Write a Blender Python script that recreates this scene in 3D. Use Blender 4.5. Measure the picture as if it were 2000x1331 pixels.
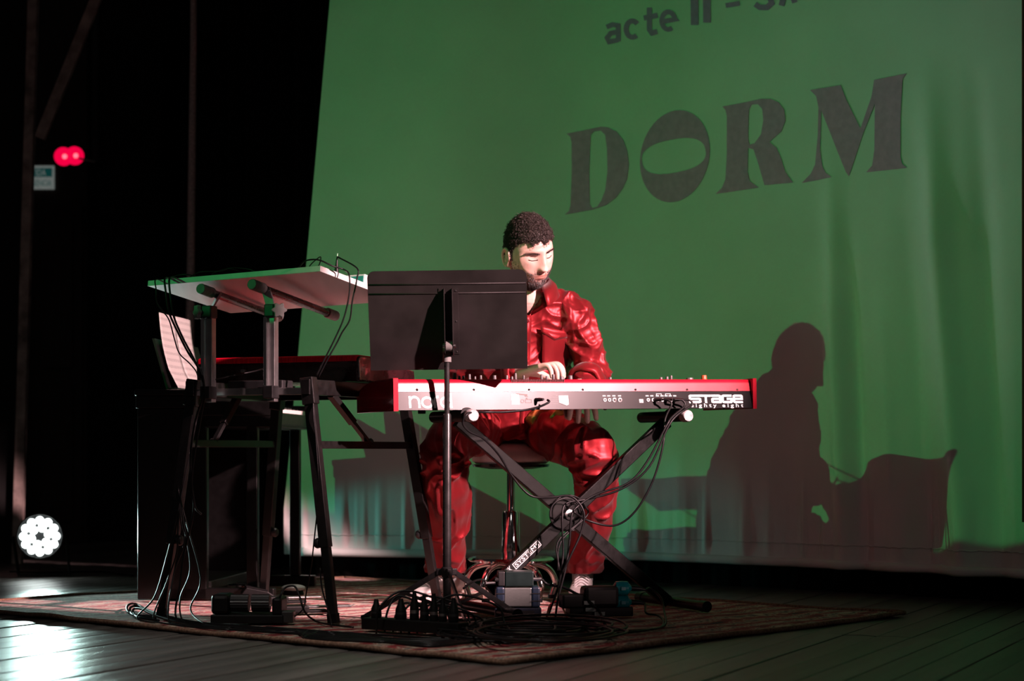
import bpy, bmesh, math, random
import numpy as np
from mathutils import Vector, Matrix, noise
from mathutils.geometry import delaunay_2d_cdt
random.seed(7)
S = bpy.context.scene
for o in list(bpy.data.objects): bpy.data.objects.remove(o)
COL = S.collection
V = Vector
# ------------------------------------------------------------------ camera
FPX, CH, HY = 3730.0, 0.54, 885.0          # focal length in pixels, eye height over the stage, horizon row
cam = bpy.data.cameras.new('camera'); camo = bpy.data.objects.new('camera', cam); COL.objects.link(camo)
camo.location = (0, 0, CH); camo.rotation_euler = (math.pi/2, 0, 0)
cam.sensor_width = 36; cam.lens = FPX/2000*36; cam.shift_y = (HY-665.5)/2000
cam.clip_end = 100
cam.dof.use_dof = True; cam.dof.focus_distance = 6.2; cam.dof.aperture_fstop = 2.8
S.camera = camo
# ------------------------------------------------------------------ view, world, lights
vs = S.view_settings
vs.view_transform = 'Standard'; vs.look = 'None'; vs.exposure = 0.0; vs.gamma = 1.0; vs.use_curve_mapping = False
w = bpy.data.worlds.new('dim_theatre'); S.world = w; w.use_nodes = True
w.node_tree.nodes['Background'].inputs[0].default_value = (1.0, 0.86, 0.83, 1)
w.node_tree.nodes['Background'].inputs[1].default_value = 0.010

def aim(o, loc, tgt):
    o.location = loc
    o.rotation_euler = (V(tgt)-V(loc)).to_track_quat('-Z', 'Y').to_euler()
def spot(name, loc, tgt, watts, col, ang, blend, radius):
    l = bpy.data.lights.new(name, 'SPOT'); o = bpy.data.objects.new(name, l); COL.objects.link(o)
    l.energy = watts; l.color = col; l.spot_size = math.radians(ang); l.spot_blend = blend; l.shadow_soft_size = radius
    aim(o, loc, tgt); return o
PROJ = V((-6.2, 1.8, 3.28))                # video projector in the hall, left of the photographer
proj = spot('projector_light', PROJ, (0.75, 8.0, 0.75), 430, (0.05, 1.0, 0.24), 37, 1.0, 0.015)
KEY = V((3.5, 3.05, 2.8))                  # stage lantern at the right: pinkish white
key = spot('lantern_light', KEY, (0.08, 6.25, 0.88), 4700, (1.0, 0.60, 0.61), 17.5, 0.25, 0.06)
LAMP = V((-2.052, 8.3, 0.177))               # floor can at the left
wash = spot('front_wash_light', (0.6, -3.0, 4.6), (-0.5, 5.0, 0.0), 70, (1.0, 0.90, 0.86), 46, 1.0, 0.5)   # dim front-of-house wash
low = spot('side_floor_can_light', (2.9, 3.3, 0.35), (-0.02, 6.5, 0.50), 130, (1.0, 0.66, 0.64), 14, 0.5, 0.05)   # matching low can off stage right
top = spot('front_fill_light', (-1.0, 3.4, 4.6), (-0.9, 4.85, 0.0), 320, (1.0, 0.90, 0.84), 30, 0.6, 0.25)   # unseen overhead spot added to brighten the front boards
back = spot('rug_fill_light', (-0.55, 7.9, 4.4), (-0.50, 6.98, 0.0), 200, (1.0, 0.80, 0.74), 17, 0.6, 0.15)   # unseen spot added from behind to brighten the rug
side = spot('floor_can_side_beam', LAMP+V((0.10, -0.10, 0.05)), (-0.62, 8.12, 0.20), 22, (0.12, 1.0, 0.82), 22, 0.8, 0.04)
lampl = spot('floor_can_light', LAMP+V((0.03, -0.13, 0.02)), (-0.6, 5.8, 1.6), 120, (0.66, 1.0, 0.93), 92, 0.7, 0.06)

# ------------------------------------------------------------------ helpers: pixels of the photograph to points
def ray(px, py): return V(((px-1000)/FPX, 1.0, -(py-HY)/FPX))
def P(px, py, Y): return V((0, 0, CH)) + ray(px, py)*Y
def F(px, py, z=0.0):
    Y = FPX*(CH-z)/(py-HY); return V(((px-1000)/FPX*Y, Y, z))
def onplane(px, py, p0, n):
    c = V((0, 0, CH)); d = ray(px, py); t = (V(p0)-c).dot(n)/d.dot(n); return c+d*t
# ------------------------------------------------------------------ helpers: materials
MATS = {}
def mk(name, col, rough=0.5, metal=0.0, var=0.12, scale=30, bump=0.0, bscale=200, coat=0.0, sheen=0.0, spec=0.5, emis=None, estr=0, stretch=None, rvar=0.08, aniso=0):
    if name in MATS: return MATS[name]
    m = bpy.data.materials.new(name); m.use_nodes = True; nt = m.node_tree; b = nt.nodes['Principled BSDF']
    L = nt.links.new; N = nt.nodes.new
    tc = N('ShaderNodeTexCoord'); mp = N('ShaderNodeMapping'); L(tc.outputs['Object'], mp.inputs[0])
    if stretch: mp.inputs['Scale'].default_value = stretch
    ns = N('ShaderNodeTexNoise'); ns.inputs['Scale'].default_value = scale; ns.inputs['Detail'].default_value = 5
    L(mp.outputs[0], ns.inputs['Vector'])
    r = N('ShaderNodeValToRGB'); c0 = [max(0, c*(1-var*1.6)) for c in col]; c1 = [min(1, c*(1+var*1.6)) for c in col]
    r.color_ramp.elements[0].color = (*c0, 1); r.color_ramp.elements[1].color = (*c1, 1)
    r.color_ramp.elements[0].position = 0.3; r.color_ramp.elements[1].position = 0.7
    L(ns.outputs['Fac'], r.inputs[0]); L(r.outputs[0], b.inputs['Base Color'])
    mr = N('ShaderNodeMapRange'); mr.inputs['To Min'].default_value = max(0.02, rough-rvar); mr.inputs['To Max'].default_value = min(1, rough+rvar)
    L(ns.outputs['Fac'], mr.inputs[0]); L(mr.outputs[0], b.inputs['Roughness'])
    b.inputs['Metallic'].default_value = metal; b.inputs['Coat Weight'].default_value = coat
    b.inputs['Sheen Weight'].default_value = sheen; b.inputs['Specular IOR Level'].default_value = spec
    b.inputs['Anisotropic'].default_value = aniso
    if bump:
        n2 = N('ShaderNodeTexNoise'); n2.inputs['Scale'].default_value = bscale; n2.inputs['Detail'].default_value = 4
        L(mp.outputs[0], n2.inputs['Vector'])
        bp = N('ShaderNodeBump'); bp.inputs['Strength'].default_value = bump; bp.inputs['Distance'].default_value = 0.004
        L(n2.outputs['Fac'], bp.inputs['Height']); L(bp.outputs[0], b.inputs['Normal'])
    if emis:
        b.inputs['Emission Color'].default_value = (*emis, 1); b.inputs['Emission Strength'].default_value = estr
    MATS[name] = m; return m
# ------------------------------------------------------------------ helpers: meshes
class MB:
    def __init__(s): s.v = []; s.f = []
    def add(s, vs, fs):
        n = len(s.v); s.v += [V(x) for x in vs]; s.f += [tuple(i+n for i in f) for f in fs]; return s
    def box(s, c, size, R=None):
        R = R or Matrix.Identity(3); a = [V((x*size[0]/2, y*size[1]/2, z*size[2]/2)) for x in (-1, 1) for y in (-1, 1) for z in (-1, 1)]
        return s.add([V(c)+R @ p for p in a], [(0, 1, 3, 2), (4, 6, 7, 5), (0, 4, 5, 1), (2, 3, 7, 6), (0, 2, 6, 4), (1, 5, 7, 3)])
    def bar(s, p0, p1, wd, th, up=(0, 0, 1)):
        p0, p1 = V(p0), V(p1); d = (p1-p0); L = d.length; d.normalize(); x = d.cross(V(up))
        if x.length < 1e-4: x = d.cross(V((0, 1, 0)))
        x.normalize(); y = x.cross(d); R = Matrix((x, y, d)).transposed()
        return s.box((p0+p1)/2, (wd, th, L), R)
    def tube(s, pts, r, n=8, caps=True):
        pts = [V(p) for p in pts]; m = len(pts); rr = r if isinstance(r, (list, tuple)) else [r]*m
        t0 = (pts[1]-pts[0]).normalized(); x = t0.orthogonal().normalized(); vs = []
        for i in range(m):
            t = (pts[min(i+1, m-1)]-pts[max(i-1, 0)])
            t = t.normalized() if t.length > 1e-9 else t0
            x = x-t*x.dot(t)
            x = x.normalized() if x.length > 1e-6 else t.orthogonal().normalized()
            y = t.cross(x)
            for k in range(n):
                a = 2*math.pi*k/n; vs.append(pts[i]+(x*math.cos(a)+y*math.sin(a))*rr[i])
        fs = [(i*n+k, i*n+(k+1) % n, (i+1)*n+(k+1) % n, (i+1)*n+k) for i in range(m-1) for k in range(n)]
        if caps: fs += [tuple(range(n-1, -1, -1)), tuple(range((m-1)*n, m*n))]
        return s.add(vs, fs)
    def lathe(s, prof, M=None, n=24):
        M = M or Matrix.Identity(4); vs = []; m = len(prof)
        for (r, z) in prof:
            for k in range(n):
                a = 2*math.pi*k/n; vs.append(M @ V((r*math.cos(a), r*math.sin(a), z)))
        fs = [(i*n+k, i*n+(k+1) % n, (i+1)*n+(k+1) % n, (i+1)*n+k) for i in range(m-1) for k in range(n)]
        fs += [tuple(range(n-1, -1, -1)), tuple(range((m-1)*n, m*n))]
        return s.add(vs, fs)
    def prism(s, poly, depth, M):
        n = len(poly); vs = [M @ V((x, y, 0)) for x, y in poly]+[M @ V((x, y, depth)) for x, y in poly]
        fs = [tuple(range(n-1, -1, -1)), tuple(range(n, 2*n))]+[(i, (i+1) % n, n+(i+1) % n, n+i) for i in range(n)]
        return s.add(vs, fs)
    def ball(s, c, r, R=None, nu=16, nv=10):
        R = R or Matrix.Identity(3); r = (r, r, r) if not isinstance(r, (tuple, list)) else r; vs = []; c = V(c)
        for i in range(1, nv):
            a = math.pi*i/nv
            for k in range(nu):
                b = 2*math.pi*k/nu; vs.append(c+R @ V((r[0]*math.sin(a)*math.cos(b), r[1]*math.sin(a)*math.sin(b), r[2]*math.cos(a))))
        t = len(vs); vs += [c+R @ V((0, 0, r[2])), c+R @ V((0, 0, -r[2]))]
        fs = [(i*nu+k, (i+1)*nu+k, (i+1)*nu+(k+1) % nu, i*nu+(k+1) % nu) for i in range(nv-2) for k in range(nu)]
        fs += [(t, k, (k+1) % nu) for k in range(nu)]+[(t+1, (nv-2)*nu+(k+1) % nu, (nv-2)*nu+k) for k in range(nu)]
        return s.add(vs, fs)
    def build(s, name, mat, parent=None, loc=None, smooth=False, bevel=0.0):
        off = V((0, 0, 0))
        if parent is not None: off = wloc(parent)
        elif loc is not None: off = V(loc)
        me = bpy.data.meshes.new(name); me.from_pydata([tuple(p-off) for p in s.v], [], s.f); me.update()
        bm = bmesh.new(); bm.from_mesh(me); bmesh.ops.recalc_face_normals(bm, faces=bm.faces); bm.to_mesh(me); bm.free()
        return mkobj(name, me, mat, parent, off, smooth, bevel)
def wloc(o):
    p = V((0, 0, 0))
    while o is not None: p += o.location; o = o.parent
    return p
def mkobj(name, me, mat, parent=None, loc=None, smooth=False, bevel=0.0):
    o = bpy.data.objects.new(name, me); COL.objects.link(o)
    if mat: me.materials.append(mat)
    if parent is not None: o.parent = parent
    elif loc is not None: o.location = loc
    if smooth:
        me.polygons.foreach_set('use_smooth', [True]*len(me.polygons))
        if smooth == 'auto':
            me.set_sharp_from_angle(angle=math.radians(40))
    if bevel:
        b = o.modifiers.new('bevel', 'BEVEL'); b.width = bevel; b.segments = 2; b.limit_method = 'ANGLE'; b.angle_limit = math.radians(40)
    return o
def tag(o, label=None, cat=None, group=None, kind=None):
    if label: o['label'] = label
    if cat: o['category'] = cat
    if group: o['group'] = group
    if kind: o['kind'] = kind
    return o
def thing(name, label, cat, loc, group=None):
    o = bpy.data.objects.new(name, None); COL.objects.link(o); o.location = loc; o.empty_display_size = 0.05
    return tag(o, label, cat, group)
def frame(o, x, y, z):
    M = Matrix((x, y, z)).transposed().to_4x4(); M.translation = o; return M
def zalign(p, d, up=(0, 0, 1)):
    z = V(d).normalized(); x = V(up).cross(z)
    if x.length < 1e-4: x = V((1, 0, 0)).cross(z)
    x.normalize(); return frame(V(p), x, z.cross(x), z)
def spline(pts, k=6):
    pts = [V(p) for p in pts]; out = []
    q = [pts[0]*2-pts[1]]+pts+[pts[-1]*2-pts[-2]]
    for i in range(1, len(q)-2):
        for j in range(k):
            t = j/k; a, b, c, d = q[i-1], q[i], q[i+1], q[i+2]
            out.append(0.5*((2*b)+(c-a)*t+(2*a-5*b+4*c-d)*t*t+(3*b-a-3*c+d)*t**3))
    out.append(pts[-1]); return out
# 2-D print: strokes, text, filled outlines
def stroke(poly, wd):
    mb2 = []; fs = []
    n = len(poly); pts = [V((p[0], p[1])) for p in poly]; L = []; R = []
    closed = (pts[0]-pts[-1]).length < 1e-6
    for i in range(n):
        a = pts[i-1] if i > 0 else (pts[-2] if closed else pts[i]); c = pts[i+1] if i < n-1 else (pts[1] if closed else pts[i]); b = pts[i]
        d1 = (b-a).normalized() if (b-a).length > 1e-9 else (c-b).normalized()
        d2 = (c-b).normalized() if (c-b).length > 1e-9 else d1
        n1 = V((-d1.y, d1.x)); n2 = V((-d2.y, d2.x)); m = (n1+n2); m = m.normalized() if m.length > 1e-6 else n1
        k = wd/2/max(0.45, m.dot(n1)); L.append(b+m*k); R.append(b-m*k)
    return [tuple(p) for p in L+R], [(i, i+1, n+i+1, n+i) for i in range(n-1)]
def arc(cx, cy, rx, ry, a0, a1, n=14):
    return [(cx+rx*math.cos(math.radians(a0+(a1-a0)*i/n)), cy+ry*math.sin(math.radians(a0+(a1-a0)*i/n))) for i in range(n+1)]
def text2d(body, spacing=1.0):
    c = bpy.data.curves.new('t', 'FONT'); c.body = body; c.size = 1; c.space_character = spacing; c.resolution_u = 3
    o = bpy.data.objects.new('t', c); COL.objects.link(o)
    me = bpy.data.meshes.new_from_object(o.evaluated_get(bpy.context.evaluated_depsgraph_get()))
    v = [(p.co.x, p.co.y) for p in me.vertices]; f = [tuple(q.vertices) for q in me.polygons]
    bpy.data.objects.remove(o); bpy.data.curves.remove(c); bpy.data.meshes.remove(me)
    xs = [a for a, b in v]; ys = [b for a, b in v]; x0, x1, y0, y1 = min(xs), max(xs), min(ys), max(ys)
    return [((a-x0)/(x1-x0), (b-y0)/(y1-y0)) for a, b in v], f
def inside(pt, loops):
    x, y = pt; c = False
    for lp in loops:
        j = len(lp)-1
        for i in range(len(lp)):
            xi, yi = lp[i]; xj, yj = lp[j]
            if (yi > y) != (yj > y) and x < (xj-xi)*(y-yi)/(yj-yi)+xi: c = not c
            j = i
    return c
def fill(loops, step=None):
    vs = []; es = []
    for lp in loops:
        n0 = len(vs); vs += [V(p) for p in lp]; es += [(n0+i, n0+(i+1) % len(lp)) for i in range(len(lp))]
    if step:
        xs = [p[0] for p in loops[0]]; ys = [p[1] for p in loops[0]]; x = min(xs)
        while x < max(xs):
            y = min(ys)
            while y < max(ys):
                if inside((x, y), loops): vs.append(V((x, y)))
                y += step
            x += step
    r = delaunay_2d_cdt(vs, es, [], 0, 1e-5)
    v = [tuple(p) for p in r[0]]
    f = [tuple(t) for t in r[2] if inside((sum(v[i][0] for i in t)/3, sum(v[i][1] for i in t)/3), loops)]
    return v, f
def smoothloop(pts, k=4):
    n = len(pts); out = []
    for i in range(n):
        a, b, c, d = [V(pts[(i+q) % n]) for q in (-1, 0, 1, 2)]
        for j in range(k):
            t = j/k; out.append(tuple(0.5*((2*b)+(c-a)*t+(2*a-5*b+4*c-d)*t*t+(3*b-a-3*c+d)*t**3)))
    return out

# ------------------------------------------------------------------ shared materials
M_black = mk('black_powder_coat', (0.022, 0.020, 0.020), 0.42, var=0.2, scale=60, bump=0.05, bscale=900)
M_blackmetal = mk('black_gloss_steel', (0.018, 0.018, 0.018), 0.28, spec=0.6)
M_plastic = mk('black_plastic', (0.016, 0.016, 0.017), 0.45, bump=0.05, bscale=700)
M_rubber = mk('black_cable_rubber', (0.006, 0.006, 0.0065), 0.42, var=0.2, spec=0.25)
M_chrome = mk('chrome', (0.82, 0.82, 0.82), 0.08, 1.0, var=0.03, rvar=0.04)
M_steel = mk('brushed_steel', (0.42, 0.41, 0.41), 0.33, 1.0, var=0.08, scale=80)
M_alu = mk('grey_aluminium', (0.38, 0.38, 0.38), 0.42, 0.9, var=0.08)
M_white = mk('white_print', (0.85, 0.85, 0.85), 0.5, var=0.02)
M_grey = mk('grey_rubber', (0.16, 0.155, 0.15), 0.7, var=0.15, bump=0.1, bscale=300)
M_velour = mk('black_velour', (0.0045, 0.0038, 0.0038), 0.95, var=0.3, sheen=0.02, spec=0.1)

# ================================================================== SETTING
# ---- stage floor: planks
def wood_mat():
    m = bpy.data.materials.new('worn_stage_boards'); m.use_nodes = True; nt = m.node_tree; b = nt.nodes['Principled BSDF']; L = nt.links.new; N = nt.nodes.new
    tc = N('ShaderNodeTexCoord'); oi = N('ShaderNodeObjectInfo')
    mp = N('ShaderNodeMapping'); mp.inputs['Scale'].default_value = (1.0, 14, 1); L(tc.outputs['Object'], mp.inputs[0])
    ad = N('ShaderNodeVectorMath'); ad.operation = 'ADD'; L(mp.outputs[0], ad.inputs[0])
    ml = N('ShaderNodeMath'); ml.operation = 'MULTIPLY'; ml.inputs[1].default_value = 37; L(oi.outputs['Random'], ml.inputs[0]); L(ml.outputs[0], ad.inputs[1])
    n = N('ShaderNodeTexNoise'); n.inputs['Scale'].default_value = 5; n.inputs['Detail'].default_value = 8; n.inputs['Roughness'].default_value = 0.65; L(ad.outputs[0], n.inputs['Vector'])
    n3 = N('ShaderNodeTexNoise'); n3.inputs['Scale'].default_value = 1.6; n3.inputs['Detail'].default_value = 6; L(tc.outputs['Object'], n3.inputs['Vector'])
    r = N('ShaderNodeValToRGB'); e = r.color_ramp.elements
    e[0].position = 0.28; e[0].color = (0.036, 0.034, 0.032, 1); e[1].position = 0.75; e[1].color = (0.23, 0.215, 0.20, 1)
    e2 = e.new(0.5); e2.color = (0.115, 0.108, 0.10, 1)
    mx = N('ShaderNodeMath'); mx.operation = 'MULTIPLY_ADD'; mx.inputs[1].default_value = 0.16; L(oi.outputs['Random'], mx.inputs[0]); L(n.outputs['Fac'], mx.inputs[2])
    m2 = N('ShaderNodeMath'); m2.operation = 'MULTIPLY_ADD'; m2.inputs[1].default_value = 0.5; m2.inputs[2].default_value = -0.33; L(n3.outputs['Fac'], m2.inputs[0])
    m3 = N('ShaderNodeMath'); m3.operation = 'ADD'; L(mx.outputs[0], m3.inputs[0]); L(m2.outputs[0], m3.inputs[1])
    L(m3.outputs[0], r.inputs[0]); L(r.outputs[0], b.inputs['Base Color'])
    mr = N('ShaderNodeMapRange'); mr.inputs['To Min'].default_value = 0.20; mr.inputs['To Max'].default_value = 0.42; L(n.outputs['Fac'], mr.inputs[0]); L(mr.outputs[0], b.inputs['Roughness'])
    bp = N('ShaderNodeBump'); bp.inputs['Strength'].default_value = 0.35; bp.inputs['Distance'].default_value = 0.003; L(n.outputs['Fac'], bp.inputs['Height']); L(bp.outputs[0], b.inputs['Normal'])
    return m
M_wood = wood_mat()
floor = MB().box((0, 7.6, -0.06), (9, 8.4, 0.06)).build('floor', mk('dark_subfloor', (0.006, 0.006, 0.006), 0.9), loc=(0, 7.6, -0.09))
tag(floor, kind='structure')
pl = V((0.42, 0.9075, 0)).normalized(); pn = V((pl.y, -pl.x, 0)); PW = 0.098
ang = math.atan2(pl.y, pl.x)
pv = []; 
for x in (-0.5, 0.5):
    for (y, z) in ((-0.5, -1), (-0.5, -0.10), (-0.47, -0.055), (0, 0.0), (0.47, -0.055), (0.5, -0.10), (0.5, -1)): pv.append((x, y, z))
pf = [(i, i+1, 8+i, 7+i) for i in range(6)]+[(6, 5, 4, 3, 2, 1, 0), (7, 8, 9, 10, 11, 12, 13), (0, 7, 13, 6)]
pme = bpy.data.meshes.new('plank'); pme.from_pydata(pv, [], pf); pme.materials.append(M_wood)
bm = bmesh.new(); bm.from_mesh(pme); bmesh.ops.recalc_face_normals(bm, faces=bm.faces); bm.to_mesh(pme); bm.free()
rr = random.Random(3)
for i in range(74):
    c = -7.1+i*(PW+0.003)
    cuts = [3.4, 5.58 if c > -2.2 else rr.uniform(4.6, 6.2), rr.uniform(7.2, 8.4), 11.2]
    for a, b in zip(cuts[:-1], cuts[1:]):
        ctr = pn*c+pl*((a+b)/2)
        if ctr.x < -4.2 or ctr.x > 4.2: continue
        o = bpy.data.objects.new('plank', pme); COL.objects.link(o); o.parent = floor
        o.location = V((ctr.x, ctr.y, -rr.random()*0.003))-floor.location; o.rotation_euler = (0, 0, ang)
        o.scale = (b-a-0.004, PW, 0.028)
# ---- walls and masking
wb = MB().box((0.0, 11.75, 1.8), (9, 0.1, 4.2)).build('wall_back', mk('black_back_wall', (0.004, 0.003, 0.003), 0.9), loc=(0, 11.75, -0.05)); tag(wb, kind='structure')
M_dwood = mk('dark_red_wood', (0.022, 0.008, 0.006), 0.5, var=0.4, scale=4, stretch=(20, 20, 1), bump=0.2, bscale=10)
wl = MB(); x0, x1 = P(-60, 0, 11.6).x, P(168, 0, 11.6).x
wl.box(((x0+x1)/2, 11.66, 1.8), (x1-x0, 0.06, 4.2))
tag(wl.build('wall_left', M_dwood, loc=((x0+x1)/2, 11.66, 0)), kind='structure')
dr = MB(); a, b = P(66, 0, 11.6).x, P(160, 0, 11.6).x
door = MB().box(((a+b)/2, 11.61, 1.02), (b-a, 0.035, 2.05)).build('door_1', M_dwood, loc=((a+b)/2, 11.61, 0)); tag(door, kind='structure')
for z0, z1 in ((0.12, 0.95), (1.05, 1.93)):
    MB().box(((a+b)/2, 11.585, (z0+z1)/2), (b-a-0.1, 0.02, z1-z0)).build('door_panel', M_dwood, door, bevel=0.006)
# ---- masking drapes
def drape(name, ctrl, z0, z1, amp, nf, mat, lean=None, label=None, rows=8, seed=0):
    pts = spline([V((x, y, 0)) for x, y in ctrl], 40); m = MB(); n = len(pts); vs = []; rg = random.Random(seed); ph = rg.random()*6
    L = 0; acc = [0]
    for i in range(1, n): L += (pts[i]-pts[i-1]).length; acc.append(L)
    for j in range(rows+1):
        z = z0+(z1-z0)*j/rows
        for i in range(n):
            t = (pts[min(i+1, n-1)]-pts[max(0, i-1)]).normalized(); nn = V((t.y, -t.x, 0)); u = acc[i]/L
            d = amp*(math.sin(u*nf*6.283+ph+0.7*math.sin(u*17+z*0.3))+0.4*math.sin(u*nf*2.7*6.283+ph*2))
            p = pts[i]+nn*d+V((0, 0, z))
            if lean: p.x += lean(u, z)
            vs.append(p)
    fs = [(j*n+i, j*n+i+1, (j+1)*n+i+1, (j+1)*n+i) for j in range(rows) for i in range(n-1)]
    m.add(vs, fs); c = pts[n//2]
    o = m.build(name, mat, loc=(c.x, c.y, z0), smooth=True)
    sd = o.modifiers.new('thick', 'SOLIDIFY'); sd.thickness = 0.006
    return o
o = drape('backdrop_drape', [(P(330, 0, 11).x, 11.0), (-1.2, 10.6), (0, 10.4), (2.6, 9.6)], 0.005, 3.9, 0.05, 26, M_velour, seed=1)
tag(o, 'full black velour backdrop hanging deep behind the projection screen', 'curtain')
o = drape('masking_drape', [(P(372, 0, 9.2).x, 9.2), (P(470, 0, 9.05).x, 9.05), (P(580, 0, 8.85).x, 8.85), (P(700, 0, 8.75).x, 8.75)], 0.005, 3.4, 0.035, 7, M_velour, lean=lambda u, z: -0.02*(1-u), seed=4)
tag(o, 'black velour leg drape hanging between the dark wing and the screen edge', 'curtain')
# pale strip on the leg's edge: the light it catches, put into the colour
hem = MB(); e = []
for k in range(14):
    z = 0.02+k*0.25; px = 366+12*min(1, z/2.6); e.append(P(px, 0, 9.15)*1.0); e[-1].z = z
hem.tube(e, [0.025 - 0.0009*k for k in range(14)], 8)
hem.build('lit_edge_strip', mk('lit_edge_tone', (0.55, 0.46, 0.44), 0.85, var=0.2, scale=90), o, smooth=True)
# low black masking right behind the screen
# ---- projection screen: curved, folded cloth
HP = [(540, 8.30), (860, 8.09), (1180, 7.98), (1590, 7.39), (2000, 6.75), (2300, 6.30)]
SCV = spline([V(((px-1000)/FPX*Y, Y, 0)) for px, Y in HP], 60)
SAC = [0.0]
for i in range(1, len(SCV)): SAC.append(SAC[-1]+(SCV[i]-SCV[i-1]).length)
SLOPE = [p.x/p.y for p in SCV]
def s_at(px):                                  # arc position where the sight line of column px meets the cloth
    q = (px-1000)/FPX
    return float(np.interp(q, SLOPE, SAC))
def scv(s):
    return V((float(np.interp(s, SAC, [p.x for p in SCV])), float(np.interp(s, SAC, [p.y for p in SCV])), 0))
def snrm(s):
    t = (scv(s+0.02)-scv(s-0.02)).normalized(); return V((t.y, -t.x, 0))
RIDGE = [(1640, 0.045, 0.030, 1.75, 0.05), (1672, 0.03, -0.016, 1.5, 0.05), (1860, 0.06, 0.040, 2.0, 0.10), (1790, 0.05, -0.020, 1.6, 0.08), (1935, 0.05, -0.02, 2.0, 0.06),
         (1330, 0.05, 0.010, 1.1, 0.0), (1235, 0.04, 0.010, 1.3, 0.0), (1445, 0.05, 0.010, 1.0, 0.02), (1540, 0.05, -0.012, 1.2, 0.02), (1730, 0.04, 0.014, 1.3, 0.07)]
RS = [(s_at(a), b, c, d, e) for a, b, c, d, e in RIDGE]
def sdisp(s, z):
    d = 0.0
    for s0, wd, am, zt, sl in RS:
        k = (s-(s0-sl*(z-0.8)))/wd
        if abs(k) < 3: d += 1.5*am*math.exp(-k*k)*max(0.0, min(1.0, (zt-z)/0.7))
    # gathered pleats above the hem
    g = max(0.0, 1-(z-0.18)/0.30) if z > 0.18 else max(0.0, (z-0.10)/0.08)
    q = noise.noise(V((s*5.0, 3.3, 0)))
    d += g*0.010*max(-0.2, math.sin(s*55+6*q)+0.6*math.sin(s*97+9*q))*(0.5+0.9*abs(noise.noise(V((s*2.2, 8, 1)))))
    d += 0.010*noise.noise(V((s*1.3, z*0.6, 5)))+0.003*noise.noise(V((s*6, z*1.5, 9)))*max(0.2, 1-z/1.6)
    return d
ZH = 0.10
def spt(s, z, off=0.0):
    p = scv(s); p.z = z
    return p+snrm(s)*(sdisp(s, z)+off)
def screen_px(px, py, off=0.0):
    s = s_at(px); p = scv(s); return spt(s, CH-(py-HY)/FPX*p.y, off)
zs = [ZH, ZH+0.025, ZH+0.05, ZH+0.07, 0.19]+[0.19+0.022*k for k in range(1, 18)]+[0.6+0.07*k for k in range(36)]
m = MB(); ns = 620; s1 = SAC[-1]; vs = []
for z in zs:
    sl = s_at(555)+0.115*(z-0.3)/1.0*0.85 if z > 0.3 else s_at(555)
    for i in range(ns+1):
        vs.append(spt(sl+(s1-sl)*i/ns, z))
n = ns+1
m.add(vs, [(j*n+i, j*n+i+1, (j+1)*n+i+1, (j+1)*n+i) for j in range(len(zs)-1) for i in range(ns)])
M_screen = mk('screen_cloth', (0.80, 0.78, 0.76), 0.85, var=0.03, scale=3, bump=0.06, bscale=500, spec=0.15)
c0 = scv(s_at(1250))
screen = m.build('projection_screen', M_screen, loc=(c0.x, c0.y, ZH), smooth=True)
tag(screen, 'large pale cloth projection screen with hem, lit green behind the player', 'screen')
# hem tube and stitched line
hm = MB(); hs = [spt(s_at(590)+(s1-s_at(590))*i/200, ZH+0.012, 0.006) for i in range(201)]
hm.tube(hs, 0.018, 8); hm.build('hem_sleeve', M_screen, screen, smooth=True)
hm = MB(); hs = [spt(s_at(590)+(s1-s_at(590))*i/400, ZH+0.087+0.002*math.sin(i*1.3), 0.003) for i in range(401)]
hm.tube(hs, 0.0022, 5); hm.build('hem_stitching', M_screen, screen, smooth=True)
# projected lettering, its light tone put into the colour of thin meshes
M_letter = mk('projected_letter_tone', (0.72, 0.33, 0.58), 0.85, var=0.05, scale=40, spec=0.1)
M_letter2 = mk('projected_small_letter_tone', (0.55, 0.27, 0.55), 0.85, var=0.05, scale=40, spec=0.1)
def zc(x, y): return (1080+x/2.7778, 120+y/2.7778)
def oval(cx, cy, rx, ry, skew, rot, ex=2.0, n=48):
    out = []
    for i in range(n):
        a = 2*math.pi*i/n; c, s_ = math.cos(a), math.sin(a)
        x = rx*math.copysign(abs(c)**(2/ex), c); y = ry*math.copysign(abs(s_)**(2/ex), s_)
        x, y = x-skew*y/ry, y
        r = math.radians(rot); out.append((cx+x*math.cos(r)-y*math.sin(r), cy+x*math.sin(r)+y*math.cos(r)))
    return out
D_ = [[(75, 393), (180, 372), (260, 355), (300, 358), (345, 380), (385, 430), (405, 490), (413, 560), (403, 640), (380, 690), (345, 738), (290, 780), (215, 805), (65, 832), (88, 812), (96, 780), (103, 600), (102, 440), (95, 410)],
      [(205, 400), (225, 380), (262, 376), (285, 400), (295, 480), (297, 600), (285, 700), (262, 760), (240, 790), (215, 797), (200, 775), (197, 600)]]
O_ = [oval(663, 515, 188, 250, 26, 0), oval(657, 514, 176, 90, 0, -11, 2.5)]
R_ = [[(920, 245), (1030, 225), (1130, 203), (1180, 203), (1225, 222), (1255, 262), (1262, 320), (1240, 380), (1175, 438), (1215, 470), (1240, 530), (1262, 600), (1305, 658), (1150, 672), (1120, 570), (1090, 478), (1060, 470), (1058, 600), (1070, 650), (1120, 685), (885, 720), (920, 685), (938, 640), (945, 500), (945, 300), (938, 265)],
      [(1065, 260), (1080, 235), (1112, 232), (1136, 258), (1142, 320), (1130, 395), (1095, 445), (1068, 452), (1060, 420), (1062, 300)]]
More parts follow.
